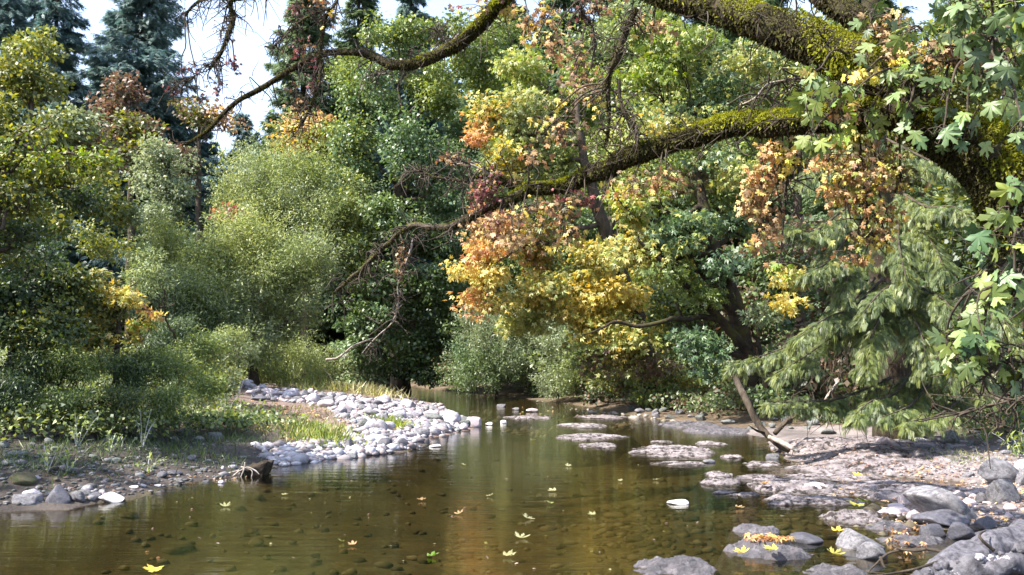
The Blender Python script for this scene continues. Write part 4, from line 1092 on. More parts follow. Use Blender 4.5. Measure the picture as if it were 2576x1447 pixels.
BG = [
    ([(2200, 700, 14.8), (2080, 820, 14), (1960, 880, 13.6), (1845, 915, 13.3)], .55, 90), ([(2230, 780, 14.8), (2120, 830, 14), (2020, 900, 13.4), (1950, 940, 13.2)], .5, 70),
    ([(2220, 700, 14.8), (2150, 770, 14), (2080, 800, 13.4), (2000, 850, 13)], .5, 70), ([(2240, 950, 14.8), (2120, 1000, 13.8), (2020, 1010, 13.2), (1930, 1012, 13)], .38, 70),
    ([(2300, 930, 14.6), (2250, 990, 13.6), (2190, 1010, 13), (2150, 1045, 12.8)], .45, 70), ([(2350, 950, 14.2), (2300, 1010, 13.4), (2270, 1030, 12.9), (2215, 1050, 12.6)], .36, 50), ([(2420, 1000, 14), (2370, 1040, 13), (2320, 1055, 12.6), (2275, 1062, 12.4)], .34, 60),
    ([(2200, 480, 14.8), (2120, 530, 14), (2050, 580, 13.6), (1990, 570, 13.4)], .5, 80), ([(2200, 520, 14.8), (2130, 600, 14), (2080, 660, 13.4), (2020, 690, 13.2)], .5, 80), ([(2210, 470, 14.8), (2160, 600, 14), (2140, 680, 13.6), (2110, 750, 13.4)], .45, 70),
    ([(2260, 480, 14.8), (2330, 520, 14), (2400, 520, 13.4), (2460, 560, 13)], .5, 80), ([(2260, 500, 14.8), (2300, 560, 14), (2350, 620, 13.6), (2380, 690, 13.2)], .5, 80), ([(2260, 520, 14.6), (2260, 600, 13.8), (2270, 660, 13.4), (2290, 740, 13.2)], .45, 70),
    ([(2280, 720, 14.6), (2330, 730, 13.8), (2380, 760, 13.2), (2420, 830, 13)], .5, 80), ([(2260, 720, 14.6), (2290, 780, 13.8), (2320, 850, 13.2), (2330, 930, 13)], .5, 80), ([(2250, 720, 14.6), (2220, 790, 13.8), (2190, 850, 13.2), (2180, 930, 13)], .5, 80), ([(2280, 700, 14.6), (2240, 720, 13.8), (2210, 740, 13.2), (2160, 800, 13)], .45, 60),
    ([(2420, 700, 14.6), (2470, 760, 13.8), (2520, 800, 13.4), (2570, 860, 13.2)], .5, 70), ([(2420, 840, 14.6), (2450, 900, 13.8), (2470, 960, 13.2), (2480, 1010, 13)], .4, 60), ([(2180, 300, 15), (2080, 380, 14.4), (2020, 440, 14), (1960, 470, 13.8)], .5, 60),
    ([(2230, 350, 15), (2330, 400, 14.4), (2400, 430, 14), (2480, 440, 13.8)], .5, 60), ([(2300, 820, 14.4), (2370, 860, 13.6), (2400, 910, 13.2), (2390, 970, 13)], .4, 50)]
for pts, hw, n in BG:
    bough(sp, pts, hw, int(n * 1.5))

# ------------------------------------------------------------------ the near maple: mossy limbs, hanging leaves
mt = thing('maple_tree', (4.9, 5.9, .3), 'near maple with huge moss covered limbs reaching in from the right', 'tree')
LIMBS = []
def limb(pts, rad, name='limb', moss=1.0, bark='bark_dark', rough=.34, seed=1, keep=True, wob=.09, parent=None):
    g_ = Geo()
    q = [P(*a) if len(a) == 3 else np.array(a[:3]) for a in pts]
    rad = [v_ * (.95 if v_ > .24 else .76 if v_ > .165 else .66 if v_ > .14 else .54 if v_ > .07 else .50) for v_ in rad]
    p, r = tube(g_, q, rad, 18 if max(rad) > .05 else 7, 10, rough, 7, seed, wob=wob)
    o_ = g_.obj(name, M[bark], parent or mt, True)
    if keep: LIMBS.append((p, r))
    if moss > 0:
        ln = np.linalg.norm(np.diff(p, axis=0), axis=1).sum()
        area = ln * np.mean(r) * 2 * PI
        n = int(area * 26000 * moss)
        i = rng.integers(0, len(p) - 1, n); f_ = rng.random(n)
        c = p[i] * (1 - f_)[:, None] + p[i + 1] * f_[:, None]
        rr = r[i] * (1 - f_) + r[i + 1] * f_
        d_ = unit(np.cross(rdir(n), (p[i + 1] - p[i])))
        topness = d_[:, 2]
        pn = fbm(c + d_ * .1, 2.2, 40 + seed, 2)
        keepm = (pn + topness * .6 + rng.normal(0, .2, n)) > -.55
        under = (topness < -.2) & (rng.random(n) < .55)
        k_ = keepm | under
        c, rr, d_, topness, pn = c[k_], rr[k_], d_[k_], topness[k_], pn[k_]
        lump = .15 + .5 * np.clip(fbm(c, 5, 60, 2) + topness * .5, 0, 1)
        pos = c + d_ * (rr * (1 + lump * np.where(topness > 0, .6, .3)))[:, None]
        dd = d_ * .30 + rng.normal(0, .6, d_.shape); dd[:, 2] -= np.where(topness < 0, .9, .1)
        s = np.where(topness < 0, rng.uniform(.02, .065, len(pos)), rng.uniform(.012, .03, len(pos)))
        s = s * np.clip(rr / .07, .4, 1)
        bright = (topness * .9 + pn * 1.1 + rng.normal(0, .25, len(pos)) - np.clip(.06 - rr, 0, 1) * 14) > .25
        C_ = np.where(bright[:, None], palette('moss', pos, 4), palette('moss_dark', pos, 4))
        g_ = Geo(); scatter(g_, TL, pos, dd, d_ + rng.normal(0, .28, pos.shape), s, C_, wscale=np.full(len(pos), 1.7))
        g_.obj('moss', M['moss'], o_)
    return p

limb([(5.3, 5.9, -.1, 0), (4.9, 6.0, 1.2, 0)][:1] + [(4.35, 6.1, 1.6, 0), (2640, 640, 6.2), (2560, 470, 6.2), (2420, 360, 6.3), (2330, 300, 6.4)], [.42, .36, .30, .26, .22, .20], name='trunk', moss=.7, seed=2)
limb([(2345, 310, 6.4), (2260, 215, 6.6), (2160, 160, 6.8), (2040, 110, 7.1), (1930, 60, 7.4), (1800, 20, 7.8), (1680, -10, 8.2), (1560, -60, 8.6), (1440, -110, 9), (1320, -70, 9.3), (1250, 10, 9.5), (1190, 75, 9.7), (1120, 125, 9.9), (1000, 155, 10.1), (920, 138, 10.3), (830, 135, 10.5),
      (745, 165, 10.7), (650, 225, 10.9), (580, 268, 11), (520, 330, 11.2), (465, 362, 11.4)],
     [.19, .20, .19, .18, .17, .15, .14, .13, .12, .12, .11, .10, .09, .08, .065, .055, .05, .045, .035, .025, .01], moss=.8, seed=3, wob=.04)
limb([(2330, 300, 6.4), (2200, 285, 6.6), (2080, 290, 6.9), (1960, 305, 7.3), (1840, 330, 7.7), (1730, 350, 8), (1640, 375, 8.3), (1560, 400, 8.6), (1490, 440, 8.9), (1400, 462, 9.2), (1310, 470, 9.4), (1250, 445, 9.5)],
     [.15, .14, .14, .14, .135, .125, .12, .12, .12, .10, .085, .06], moss=1.3, seed=4)
limb([(1330, 468, 9.35), (1285, 500, 9.4), (1220, 525, 9.6), (1150, 555, 9.8), (1070, 585, 10), (990, 605, 10.2), (940, 645, 10.3), (890, 690, 10.4), (838, 738, 10.5)], [.10, .10, .09, .065, .052, .045, .038, .03, .01], moss=.7, seed=5, bark='bark')
limb([(1265, 450, 9.5), (1200, 440, 9.6), (1160, 455, 9.7), (1100, 452, 9.8), (1060, 430, 9.9), (1045, 420, 10)], [.05, .04, .035, .03, .02, .006], moss=.4, seed=6)
limb([(1240, 440, 9.5), (1190, 428, 9.6), (1140, 415, 9.6)], [.03, .026, .012], moss=0, bark='deadwood', seed=7)
limb([(2330, 250, 6.6), (2220, 110, 6.8), (2120, 40, 7.1), (2010, -20, 7.5), (1900, -70, 7.9)], [.12, .13, .12, .11, .09], moss=1, seed=8)
limb([(1600, 20, 8.3), (1570, 80, 8.4), (1552, 150, 8.4), (1545, 220, 8.5), (1535, 300, 8.5), (1520, 370, 8.5)], [.05, .045, .05, .05, .03, .01], name='hanging_branch', moss=1, seed=9, wob=.08)
limb([(1556, 200, 8.4), (1575, 260, 8.3), (1592, 310, 8.3), (1608, 365, 8.3)], [.035, .028, .024, .012], name='hanging_branch', moss=.6, seed=10)
limb([(1440, -60, 9), (1445, 20, 9), (1480, 60, 9), (1500, 110, 9)], [.02, .016, .012, .006], name='hanging_branch', moss=.2, seed=11)
limb([(740, -60, 10.3), (640, -10, 10.3), (580, 0, 10.3), (575, 50, 10.3), (560, 100, 10.3), (548, 140, 10.3), (528, 172, 10.3)], [.03, .03, .028, .05, .05, .03, .012], name='hanging_branch', moss=1.6, seed=12)
limb([(640, -10, 10.3), (560, 5, 10.4), (500, 10, 10.5), (465, 40, 10.6)], [.03, .035, .025, .008], name='hanging_branch', moss=1.4, seed=13)
limb([(545, 150, 10.3), (510, 178, 10.4), (470, 200, 10.5), (430, 225, 10.6)], [.014, .012, .01, .005], name='hanging_branch', moss=.2, seed=14)
limb([(880, -80, 10), (840, 0, 10.1), (810, 55, 10.2), (800, 130, 10.3), (802, 190, 10.3), (790, 250, 10.3), (760, 310, 10.4)], [.03, .028, .035, .04, .04, .03, .01], name='hanging_branch', moss=1.4, seed=15)
limb([(830, 20, 10.1), (760, 50, 10.2), (710, 90, 10.3), (680, 130, 10.4)], [.025, .022, .018, .008], name='hanging_branch', moss=.8, seed=16)
limb([(1010, 150, 10.1), (960, 175, 10.2), (930, 180, 10.2)], [.03, .02, .008], name='hanging_branch', moss=.3, bark='deadwood', seed=17)
limb([(1130, 120, 9.9), (1140, 70, 10), (1110, 100, 10.1), (1100, 60, 10.2)], [.02, .015, .01, .004], name='hanging_branch', moss=0, bark='deadwood', seed=18)
limb([(1040, 600, 10.1), (1025, 660, 10.1), (1018, 720, 10.1), (990, 800, 10.2), (950, 850, 10.3), (910, 890, 10.4)], [.024, .022, .02, .018, .014, .006], name='hanging_branch', moss=.15, bark='deadwood', seed=19)
limb([(1985, 340, 7.3), (1990, 400, 7.4), (1985, 450, 7.4), (1960, 500, 7.5)], [.014, .012, .01, .006], name='hanging_branch', moss=0, seed=20)
limb([(2150, 290, 6.8), (2160, 400, 6.9), (2165, 500, 7), (2185, 570, 7)], [.02, .016, .013, .008], name='hanging_branch', moss=.3, seed=21)
limb([(2020, 190, 7.3), (1940, 200, 7.3), (1890, 230, 7.4), (1860, 265, 7.5)], [.028, .026, .02, .008], name='hanging_branch', moss=.3, bark='deadwood', seed=22)
limb([(2200, 240, 6.6), (2330, 170, 6.2), (2430, 130, 5.9), (2500, 90, 5.7)], [.012, .01, .008, .005], name='hanging_branch', moss=0, seed=23)
limb([(2700, 620, 5), (2620, 660, 4.9), (2560, 690, 4.8), (2520, 740, 4.8)], [.012, .01, .008, .004], name='hanging_branch', moss=0, seed=24)
limb([(2700, 900, 5.2), (2600, 905, 5.2), (2520, 915, 5.2), (2470, 920, 5.2)], [.012, .01, .008, .004], name='hanging_branch', moss=0, seed=25)
limb([(2700, 1010, 5.6), (2560, 1010, 5.8), (2480, 1030, 6), (2400, 1045, 6.2)], [.016, .016, .014, .006], name='hanging_branch', moss=0, bark='bark', seed=26)

allp = np.concatenate([a[0] for a in LIMBS])
def cluster(g_, gt, px, py, d, rpx, rpy, n, pal, size, tmpl=TH, droop=1.2, nb=(.0, -.5, .3), rd=None, twig=True):
    c = P(px, py, d)
    r = np.array([rpx * d / F, rd or rpx * d / F * .8, rpy * d / F])
    pos = c + rng.normal(0, .5, (n, 3)) * r
    out = unit(pos - c + 1e-6)
    dirs = out * .8 + rng.normal(0, .45, (n, 3)); dirs[:, 2] -= droop
    nrm = rng.normal(0, .5, (n, 3)) + np.array(nb) + out * .3
    scatter(g_, tmpl, pos, dirs, nrm, size * rng.uniform(.6, 1.25, n), palette(pal, pos, 3))
    if twig:
        a = allp[int(np.argmin(np.linalg.norm(allp - (c + [0, 0, .3]), axis=1)))]
        mid = (a + c) / 2 + [0, 0, .12]
        tube(gt, [a, mid, c, c - [0, 0, r[2] * .7]], [.012, .009, .006, .003], 5, 6, 0, wob=.06, seed=int(px))
        for k in range(min(n, 14)):
            e = pos[k]
            tube(gt, [c + rng.normal(0, .25, 3) * r, (c + e) / 2 + [0, 0, .03], e], [.004, .003, .002], 4, 3)

gt = Geo()
for li_, (p_, r_) in enumerate(LIMBS):          # fine side twigs fraying off the limbs
    if li_ == 0: continue
    for k in range(int(len(p_) * .75)):
        i = int(rng.integers(1, len(p_) - 1))
        if r_[i] > .14: continue
        dv = unit(rng.normal(0, 1, 3) + unit(p_[i + 1] - p_[i]) * .7 + [0, 0, -.25])
        ln = rng.uniform(.1, .5) * (1 if r_[i] > .03 else .6)
        a_ = p_[i] + dv * r_[i] * .6
        m_ = a_ + dv * ln * .5 + rng.normal(0, .05, 3)
        e_ = m_ + dv * ln * .4 + rng.normal(0, .07, 3) + [0, 0, -.08]
        tube(gt, [a_, m_, e_], [.009, .006, .003], 5, 5, 0, wob=.05, seed=k)
        tube(gt, [m_, m_ + rng.normal(0, .07, 3), m_ + rng.normal(0, .12, 3)], [.005, .004, .002], 4, 4, 0)
g = Geo()   # large green leaves close to the camera
for a in [(2035, 260, 6.2, 35, 60, 12, 'maple_green', .15), (2040, 340, 6.1, 35, 60, 10, ['maple_dark', 'maple_green', 'maple_cool'], .16), (2120, 220, 6.3, 60, 40, 12, 'maple_dark', .15), (2150, 230, 6.0, 40, 30, 6, ['maple_dark', 'maple_green', 'maple_cool'], .17), (2100, 310, 6.3, 50, 50, 12, 'lime', .13),
          (2190, 290, 6.2, 60, 60, 14, 'maple_green', .14), (2240, 230, 6.2, 60, 60, 16, ['maple_green', 'lime'], .14), (2300, 280, 6.0, 60, 60, 16, 'maple_dark', .15), (2290, 200, 6.1, 60, 50, 14, 'maple_green', .14), (2350, 330, 5.8, 50, 40, 10, ['maple_dark', 'maple_green', 'maple_cool'], .16),
          (2380, 250, 5.9, 60, 70, 16, 'maple_dark', .15), (2440, 300, 5.7, 50, 60, 10, ['maple_dark', 'maple_green', 'maple_cool'], .16), (2520, 260, 5.4, 60, 70, 12, ['maple_dark', 'maple_green', 'maple_cool'], .19), (2550, 330, 5.2, 50, 50, 8, 'maple_dark', .2), (2460, 190, 5.6, 60, 60, 14, 'maple_dark', .16),
          (2300, 80, 6.0, 70, 50, 16, 'maple_green', .15), (2200, 40, 6.3, 60, 60, 14, 'maple_dark', .14), (2400, 60, 5.8, 70, 60, 18, ['maple_dark', 'lime'], .16), (2400, 10, 5.6, 60, 40, 12, ['maple_dark', 'maple_green', 'maple_cool'], .17), (2500, 90, 5.5, 70, 60, 18, ['maple_dark', 'maple_green'], .17), (2560, 30, 5.2, 60, 60, 14, ['maple_dark', 'lime'], .18),
          (2470, 20, 5.4, 60, 40, 12, 'maple_dark', .17), (2320, 150, 6.0, 50, 40, 12, 'maple_dark', .14), (2180, 130, 6.2, 30, 40, 8, ['maple_dark', 'maple_green', 'maple_cool'], .15), (2540, 160, 5.3, 50, 50, 12, 'maple_dark', .18),
          (2550, 470, 4.9, 35, 50, 8, ['maple_dark', 'maple_green', 'maple_cool'], .19), (2535, 530, 4.9, 40, 40, 6, 'maple_green', .16), (2500, 600, 4.9, 50, 50, 7, ['maple_dark', 'maple_green', 'maple_cool'], .19), (2560, 620, 4.8, 40, 40, 6, ['maple_dark', 'maple_green', 'maple_cool'], .19), (2530, 700, 4.8, 40, 40, 6, ['maple_dark', 'maple_green', 'maple_cool'], .2), (2490, 760, 4.8, 40, 60, 8, ['maple_dark', 'maple_green'], .18), (2560, 740, 4.9, 30, 50, 6, ['rust', 'maple_green'], .16),
          (2420, 800, 5.2, 40, 40, 8, ['maple_dark', 'maple_green', 'maple_cool'], .15), (2390, 850, 5.2, 40, 40, 9, ['maple_dark', 'maple_green', 'maple_cool'], .15), (2460, 860, 5.1, 40, 40, 9, ['maple_dark', 'maple_green', 'maple_cool'], .15), (2420, 900, 5.2, 45, 30, 9, ['maple_dark', 'maple_green', 'maple_cool'], .15), (2370, 900, 5.3, 30, 30, 6, 'greygreen', .13), (2550, 920, 5.1, 35, 40, 9, ['maple_dark', 'maple_green', 'maple_cool'], .15), (2575, 880, 5.1, 30, 30, 5, ['maple_dark', 'maple_green', 'maple_cool'], .15)]:
    cluster(g, gt, *a[:5], max(3, int(a[5] * (.62 if a[1] < 345 and a[0] > 2100 else .9))), a[6], a[7] * .62)
g.obj('green_leaves', M['leaf_near'], mt)
g = Geo()   # autumn leaves hanging from the limbs
A = [(1370, 40, 9.2, 60, 40, 60, ['tan', 'rust', 'yellow'], .10), (1350, 90, 9.2, 40, 40, 22, 'yellow', .11), (1390, 110, 9.1, 50, 60, 50, ['rust', 'tan'], .10), (1330, 60, 9.2, 40, 40, 25, ['rust', 'orange'], .10), (1450, 150, 9, 60, 60, 70, ['rust', 'brown'], .10),
     (1470, 220, 8.9, 60, 50, 70, ['rust', 'brown'], .09), (1410, 250, 8.9, 30, 30, 12, 'yellow', .11), (1500, 250, 8.8, 40, 40, 20, ['yellow', 'gold'], .11), (1380, 320, 8.9, 50, 50, 40, ['gold', 'brown'], .10), (1420, 330, 8.8, 60, 50, 70, ['brown', 'rust'], .09), (1340, 390, 9, 50, 30, 30, ['gold', 'rust'], .10), (1370, 300, 8.9, 30, 20, 8, 'yellow', .12),
     (1230, 20, 9.6, 60, 30, 40, ['red', 'rust', 'yellow'], .10), (1270, 30, 9.6, 30, 30, 12, 'yellow', .11), (1500, 20, 9, 60, 30, 50, ['rust', 'red'], .09), (1650, 70, 8.4, 50, 40, 30, ['tan', 'lime'], .10), (1610, 90, 8.4, 30, 30, 12, ['lime', 'gold'], .12),
     (1230, 470, 9.4, 40, 40, 60, ['red', 'rust'], .08), (1210, 500, 9.4, 30, 30, 40, ['red', 'brown'], .08), (1140, 400, 9.7, 40, 18, 40, ['red', 'rust'], .08), (1350, 520, 9.2, 50, 30, 40, ['rust', 'gold'], .09), (1250, 560, 9.3, 60, 30, 60, ['rust', 'tan', 'red'], .09), (1290, 600, 9.2, 50, 30, 50, ['rust', 'tan'], .09), (1200, 580, 9.5, 40, 30, 40, ['orange', 'tan'], .09),
     (1420, 530, 8.8, 50, 50, 70, ['rust', 'brown', 'gold'], .10), (1430, 590, 8.8, 40, 40, 40, ['rust', 'gold'], .10), (1460, 500, 8.8, 50, 30, 40, ['rust', 'red'], .09), (1600, 470, 8.4, 70, 30, 60, ['brown', 'gold', 'rust'], .09), (1690, 460, 8.2, 60, 30, 50, ['gold', 'rust', 'lime'], .09), (1400, 620, 8.8, 30, 15, 8, 'yellow', .12),
     (1950, 380, 7.3, 45, 35, 50, ['orange', 'tan', 'yellow'], .09), (1920, 450, 7.4, 50, 45, 80, ['tan', 'orange', 'rust'], .085), (1890, 510, 7.5, 35, 40, 60, ['orange', 'rust', 'tan'], .085), (1930, 560, 7.5, 40, 60, 80, ['rust', 'tan', 'brown'], .08), (1980, 400, 7.3, 30, 30, 20, 'yellow', .1), (1900, 610, 7.5, 25, 20, 10, ['yellow', 'rust'], .1), (1970, 670, 7.5, 50, 20, 14, ['lime', 'gold'], .10),
     (2080, 400, 6.9, 50, 40, 60, ['tan', 'rust', 'gold'], .08), (2140, 430, 6.9, 50, 50, 80, ['tan', 'gold', 'rust'], .08), (2110, 490, 7, 50, 40, 70, ['gold', 'tan', 'orange'], .08), (2200, 400, 6.7, 60, 50, 70, ['gold', 'brown', 'tan'], .08), (2180, 500, 6.9, 50, 60, 70, ['gold', 'rust'], .08), (2260, 440, 6.6, 60, 50, 60, ['brown', 'gold', 'tan'], .08), (2230, 550, 6.9, 50, 40, 50, ['rust', 'gold'], .08), (2180, 600, 7, 50, 30, 40, ['rust', 'gold'], .08), (2150, 650, 7.1, 40, 20, 20, ['gold', 'rust'], .09), (2230, 620, 7, 20, 20, 6, ['yellow'], .1), (2160, 340, 6.7, 60, 25, 40, ['gold', 'yellow', 'lime'], .08),
     (2270, 170, 6.2, 40, 20, 20, ['yellow', 'lime'], .12), (2170, 190, 6.2, 40, 15, 10, 'yellow', .15), (2050, 180, 6.3, 25, 20, 8, ['yellow', 'lime'], .13), (2240, 60, 6.4, 60, 50, 60, ['tan', 'gold', 'lime'], .08), (2110, 270, 6.3, 30, 30, 14, ['orange', 'rust'], .12), (2380, 130, 6, 60, 50, 50, ['tan', 'rust', 'gold'], .09), (2480, 130, 5.8, 60, 60, 50, ['tan', 'olive'], .09), (2280, 120, 6.3, 60, 30, 40, ['tan', 'gold'], .08),
     (800, 0, 10.2, 50, 30, 40, ['red', 'rust'], .09), (750, 20, 10.3, 40, 30, 30, ['red', 'brown'], .08), (840, 50, 10.1, 20, 25, 8, ['yellow', 'orange'], .11), (760, 130, 10.4, 50, 30, 60, ['red', 'rust'], .08), (790, 200, 10.3, 20, 60, 40, ['red', 'brown'], .07), (740, 230, 10.4, 20, 60, 30, ['olive', 'brown'], .07), (590, 165, 10.3, 18, 22, 26, ['red', 'brown'], .08), (545, 230, 10.3, 14, 20, 14, ['red', 'brown'], .07), (490, 165, 10.5, 20, 15, 14, ['red', 'brown'], .07), (460, 180, 10.6, 12, 14, 8, 'red', .08), (430, 225, 10.6, 18, 18, 16, ['red', 'brown'], .08), (500, 250, 10.6, 30, 18, 20, ['red', 'tan'], .08), (760, 270, 10.4, 40, 40, 50, ['brown', 'rust'], .08), (560, 80, 10.3, 30, 40, 20, ['brown'], .06),
     (1010, 660, 10.1, 15, 50, 40, ['brown', 'rust'], .07), (560, 210, 10.4, 40, 40, 10, ['brown'], .06), (570, 540, 30, 14, 16, 60, ['red', 'brown'], .16)]
for a in A:
    if a[2] > 20: continue
    nn_ = int(a[5] * 1.8 * (.5 if a[0] < 860 else 1) * (.6 if 1290 < a[0] < 1560 and a[1] < 700 else 1))
    cluster(g, gt, *a[:5], nn_, a[6], a[7] * .46, droop=1.4)
g.obj('autumn_leaves', M['dryleaf'], mt)
gt.obj('twigs', M['bark'], mt, True)
g = Geo()
fa = thing('shrub', (*bt(575, 34), gz(*bt(575, 34))), 'small red leaved sapling between the willows', 'bush')
gt2 = Geo(); tube(gt2, [(*bt(575, 34), gz(*bt(575, 34)) - .1), P(572, 700, 34), P(575, 540, 34)], [.08, .05, .02], 6, 6); gt2.obj('trunk', M['bark'], fa, True)
leafball(g, [(575, 535, 20, 28, 33.4, .4, ['red', 'rust'])], .16, TQ, cover=4); g.obj('crown', M['leaf'], fa)

# hanging twigs and dead brush on the right bank
g = Geo()
for k in range(170):
    px = rng.uniform(2000, 2560); py = rng.uniform(820, 1010); d = rng.uniform(13.6, 16)
    a = P(px, py, d); e = a + [rng.normal(0, .16), rng.normal(0, .2), -rng.uniform(.3, 1.0)]
    e[2] = max(e[2], gz(e[0], e[1]))
    tube(g, [a, (a + e) / 2 + rng.normal(0, .08, 3), e], [.006, .005, .003], 4, 5, 0, wob=.1, seed=k)
tag(g.obj('brush', M['bark']), 'thin dead twigs and rootlets hanging under the right bank thicket', 'brush', kind='stuff')

# dead poles and branches that lie or lean by themselves
def stick(name, label, pts, rad, mat='deadwood', cat='branch', side=0, group=None):
    q = [P(*a) for a in pts]
    t = thing(name, q[-1], label, cat, group)
    g_ = Geo(); p, r = tube(g_, q, rad, 9, 8, .2, 9, wob=.03, seed=int(pts[0][0])); g_.obj('stem', M[mat], t, True)
    for k in range(side):
        i = int(rng.integers(len(p) // 5, len(p) - 2))
        e = p[i] + rng.normal(0, .25, 3) + [0, 0, .1]
        g2 = Geo(); tube(g2, [p[i], (p[i] + e) / 2 + rng.normal(0, .03, 3), e], [r[i] * .5, r[i] * .35, .003], 5, 5); g2.obj('side_twig', M[mat], t, True)
    return t
stick('dead_branch', 'bowed brown dead branch leaning down to the sunlit shelf', [(1843, 915, 15.2), (1855, 960, 15), (1880, 1010, 14.7), (1905, 1060, 14.6), (1940, 1105, 14.4), (1985, 1135, 14.2)], [.04, .055, .06, .06, .055, .04], 'bark', side=2)
stick('dead_branch', 'bleached white end of driftwood lying where the bowed branch meets the shelf', [(1935, 1100, 14.3), (1975, 1122, 14.0), (2010, 1137, 13.8)], [.035, .04, .02], side=1)
stick('dead_branch', 'dead branch rising from the shaded bank under the spruce', [(2010, 1000, 15.4), (2000, 1040, 15.2), (1975, 1065, 15), (1950, 1090, 14.8)], [.02, .04, .045, .04], 'bark', side=3)
stick('dead_branch', 'pale curved dead branch hanging below the conifer boughs at centre right', [(2110, 960, 14.6), (2085, 990, 14.4), (2075, 1020, 14.3), (2085, 1050, 14.3), (2078, 1078, 14.3)], [.02, .025, .02, .015, .008], side=4)
stick('dead_branch', 'white bare dead twig at the foot of the willows', [(820, 905, 33), (850, 900, 33), (890, 870, 33), (940, 850, 33)], [.05, .04, .03, .01], side=2)
stick('dead_branch', 'short white snag on the grass behind the stone ridge', [(812, 925, 33), (830, 945, 33), (842, 965, 33)], [.03, .03, .02], side=1)
stick('driftwood_stick', 'straight dark stick lying on the sand of the gravel bar', [(640, 1012, 27.4), (680, 1017, 26.7), (715, 1026, 25.4)], [.06, .05, .02], 'bark', cat='driftwood')
stick('driftwood_stick', 'pale stick lying toward the water at the near edge of the bar', [(735, 1128, 14.6), (765, 1142, 14), (790, 1158, 13.4)], [.012, .015, .01], cat='driftwood')
stick('driftwood_stick', 'thin pale stick lying across the stones at the bar waterline', [(905, 1105, 17.0), (930, 1122, 16.0), (948, 1134, 15.4)], [.012, .014, .008], cat='driftwood')
stick('driftwood_stick', 'brown rotten stick lying on the muddy left bank', [(290, 1180, 11.6), (330, 1195, 11.2), (368, 1207, 10.9)], [.04, .05, .03], 'bark', cat='driftwood')

# wood chunk with bleached roots in the water off the left bank
q = G(632, 1198)
t = thing('stump', (q[0], q[1], 0), 'square dark wood chunk with pale roots at the left waterline', 'stump')
g = Geo()
s = q[1] / F
bm_ = bmesh.new(); bmesh.ops.create_cube(bm_, size=1); bmesh.ops.subdivide_edges(bm_, edges=bm_.edges[:], cuts=9, use_grid_fill=True)
v_ = np.array([list(q_.co) for q_ in bm_.verts]); f_ = np.array([[q_.index for q_ in fa_.verts] for fa_ in bm_.faces]); bm_.free()
v_ = v_ * [62 * s, 60 * s, .30]
v_[:, 2] += np.where(v_[:, 2] > .1, .05 * fbm(v_, 7, 3, 3) + .10 * v_[:, 0] / (60 * s), 0)
v_ = v_ + .035 * np.stack([fbm(v_ * [1, 1, .4], 9, 4, 3), fbm(v_ * [1, 1, .4], 9, 5, 3), 0 * v_[:, 0]], 1)
v_[:, 0] += v_[:, 2] * .3
g.add(v_ + [q[0], q[1] + 30 * s, -.02], f_); ob = g.obj('block', M['bark_dark'], t)
for k, (pa, rr) in enumerate([([(-25, -2, .12), (-12, -8, .11), (4, -12, .07), (2, -14, -.04)], .011), ([(-28, -2, .06), (-10, -9, .12), (12, -11, .08), (24, -14, .03)], .012), ([(-14, -6, .18), (-16, -8, .11), (-22, -10, .03), (-24, -12, -.03)], .012), ([(-44, -4, .0), (-30, -6, .07), (-16, -6, .1)], .013), ([(-60, 4, .03), (-45, 0, .06), (-30, -2, .08)], .012)]):
    g = Geo(); tube(g, [[q[0] + a * s, q[1] + b * s, z] for a, b, z in pa], np.linspace(rr * 1.1, rr * .45, len(pa)), 7, 6, .15, 20, wob=.02); g.obj('root', M['deadwood'], t, True)

# charred log in the lower right corner
t = thing('fallen_log', (*G0(2480, 1440), 0.05), 'charred grey log with flaking lichen in the lower right corner', 'log')
g = Geo(); tube(g, [P(2345, 1452, 5.55), P(2440, 1418, 5.6), P(2540, 1392, 5.75), P(2680, 1362, 5.9), P(2900, 1330, 6.1)], [.10, .135, .15, .155, .16], 48, 16, .22, 9, seed=5)
g.obj('trunk', M['log_top'], t, True)
g = Geo()
for k in range(120):
    s_ = rng.random() ** 1.1
    c = P(2335 + 250 * s_, 1450 - 62 * s_ + rng.uniform(-18, 38), 5.42 + .1 * s_)
    rr = rng.uniform(.012, .04)
    n = 9
    th = np.linspace(0, 2 * PI, n, endpoint=False)
    R = rr * rng.uniform(.6, 1.2, n)
    nx_ = unit(np.array([rng.normal(0, .4), -1, rng.normal(.5, .4)])); ux = unit(np.cross(nx_, [0, 0, 1.0])); uz = np.cross(ux, nx_)
    ring = c + ux * (np.cos(th) * R)[:, None] + uz * (np.sin(th) * R)[:, None] + nx_ * rng.uniform(-.008, .008, n)[:, None]
    Vc = np.concatenate([ring, ring - nx_ * .012 * np.ones((n, 1)), [c + nx_ * .006]])
    j = np.arange(n)
    g.add(Vc, [np.stack([np.full(n, 2 * n), j, (j + 1) % n], 1), np.stack([j, j + n, (j + 1) % n + n, (j + 1) % n], 1)])
tag(g.obj('bark_flakes', M['log'], t))
g = Geo(); tube(g, [P(2290, 1470, 5.4), P(2380, 1452, 5.5), P(2450, 1440, 5.45), P(2576, 1420, 5.5)], [.07, .08, .07, .06], 16, 12, .5, 12, seed=9); g.obj('broken_bark', M['log'], t, True)
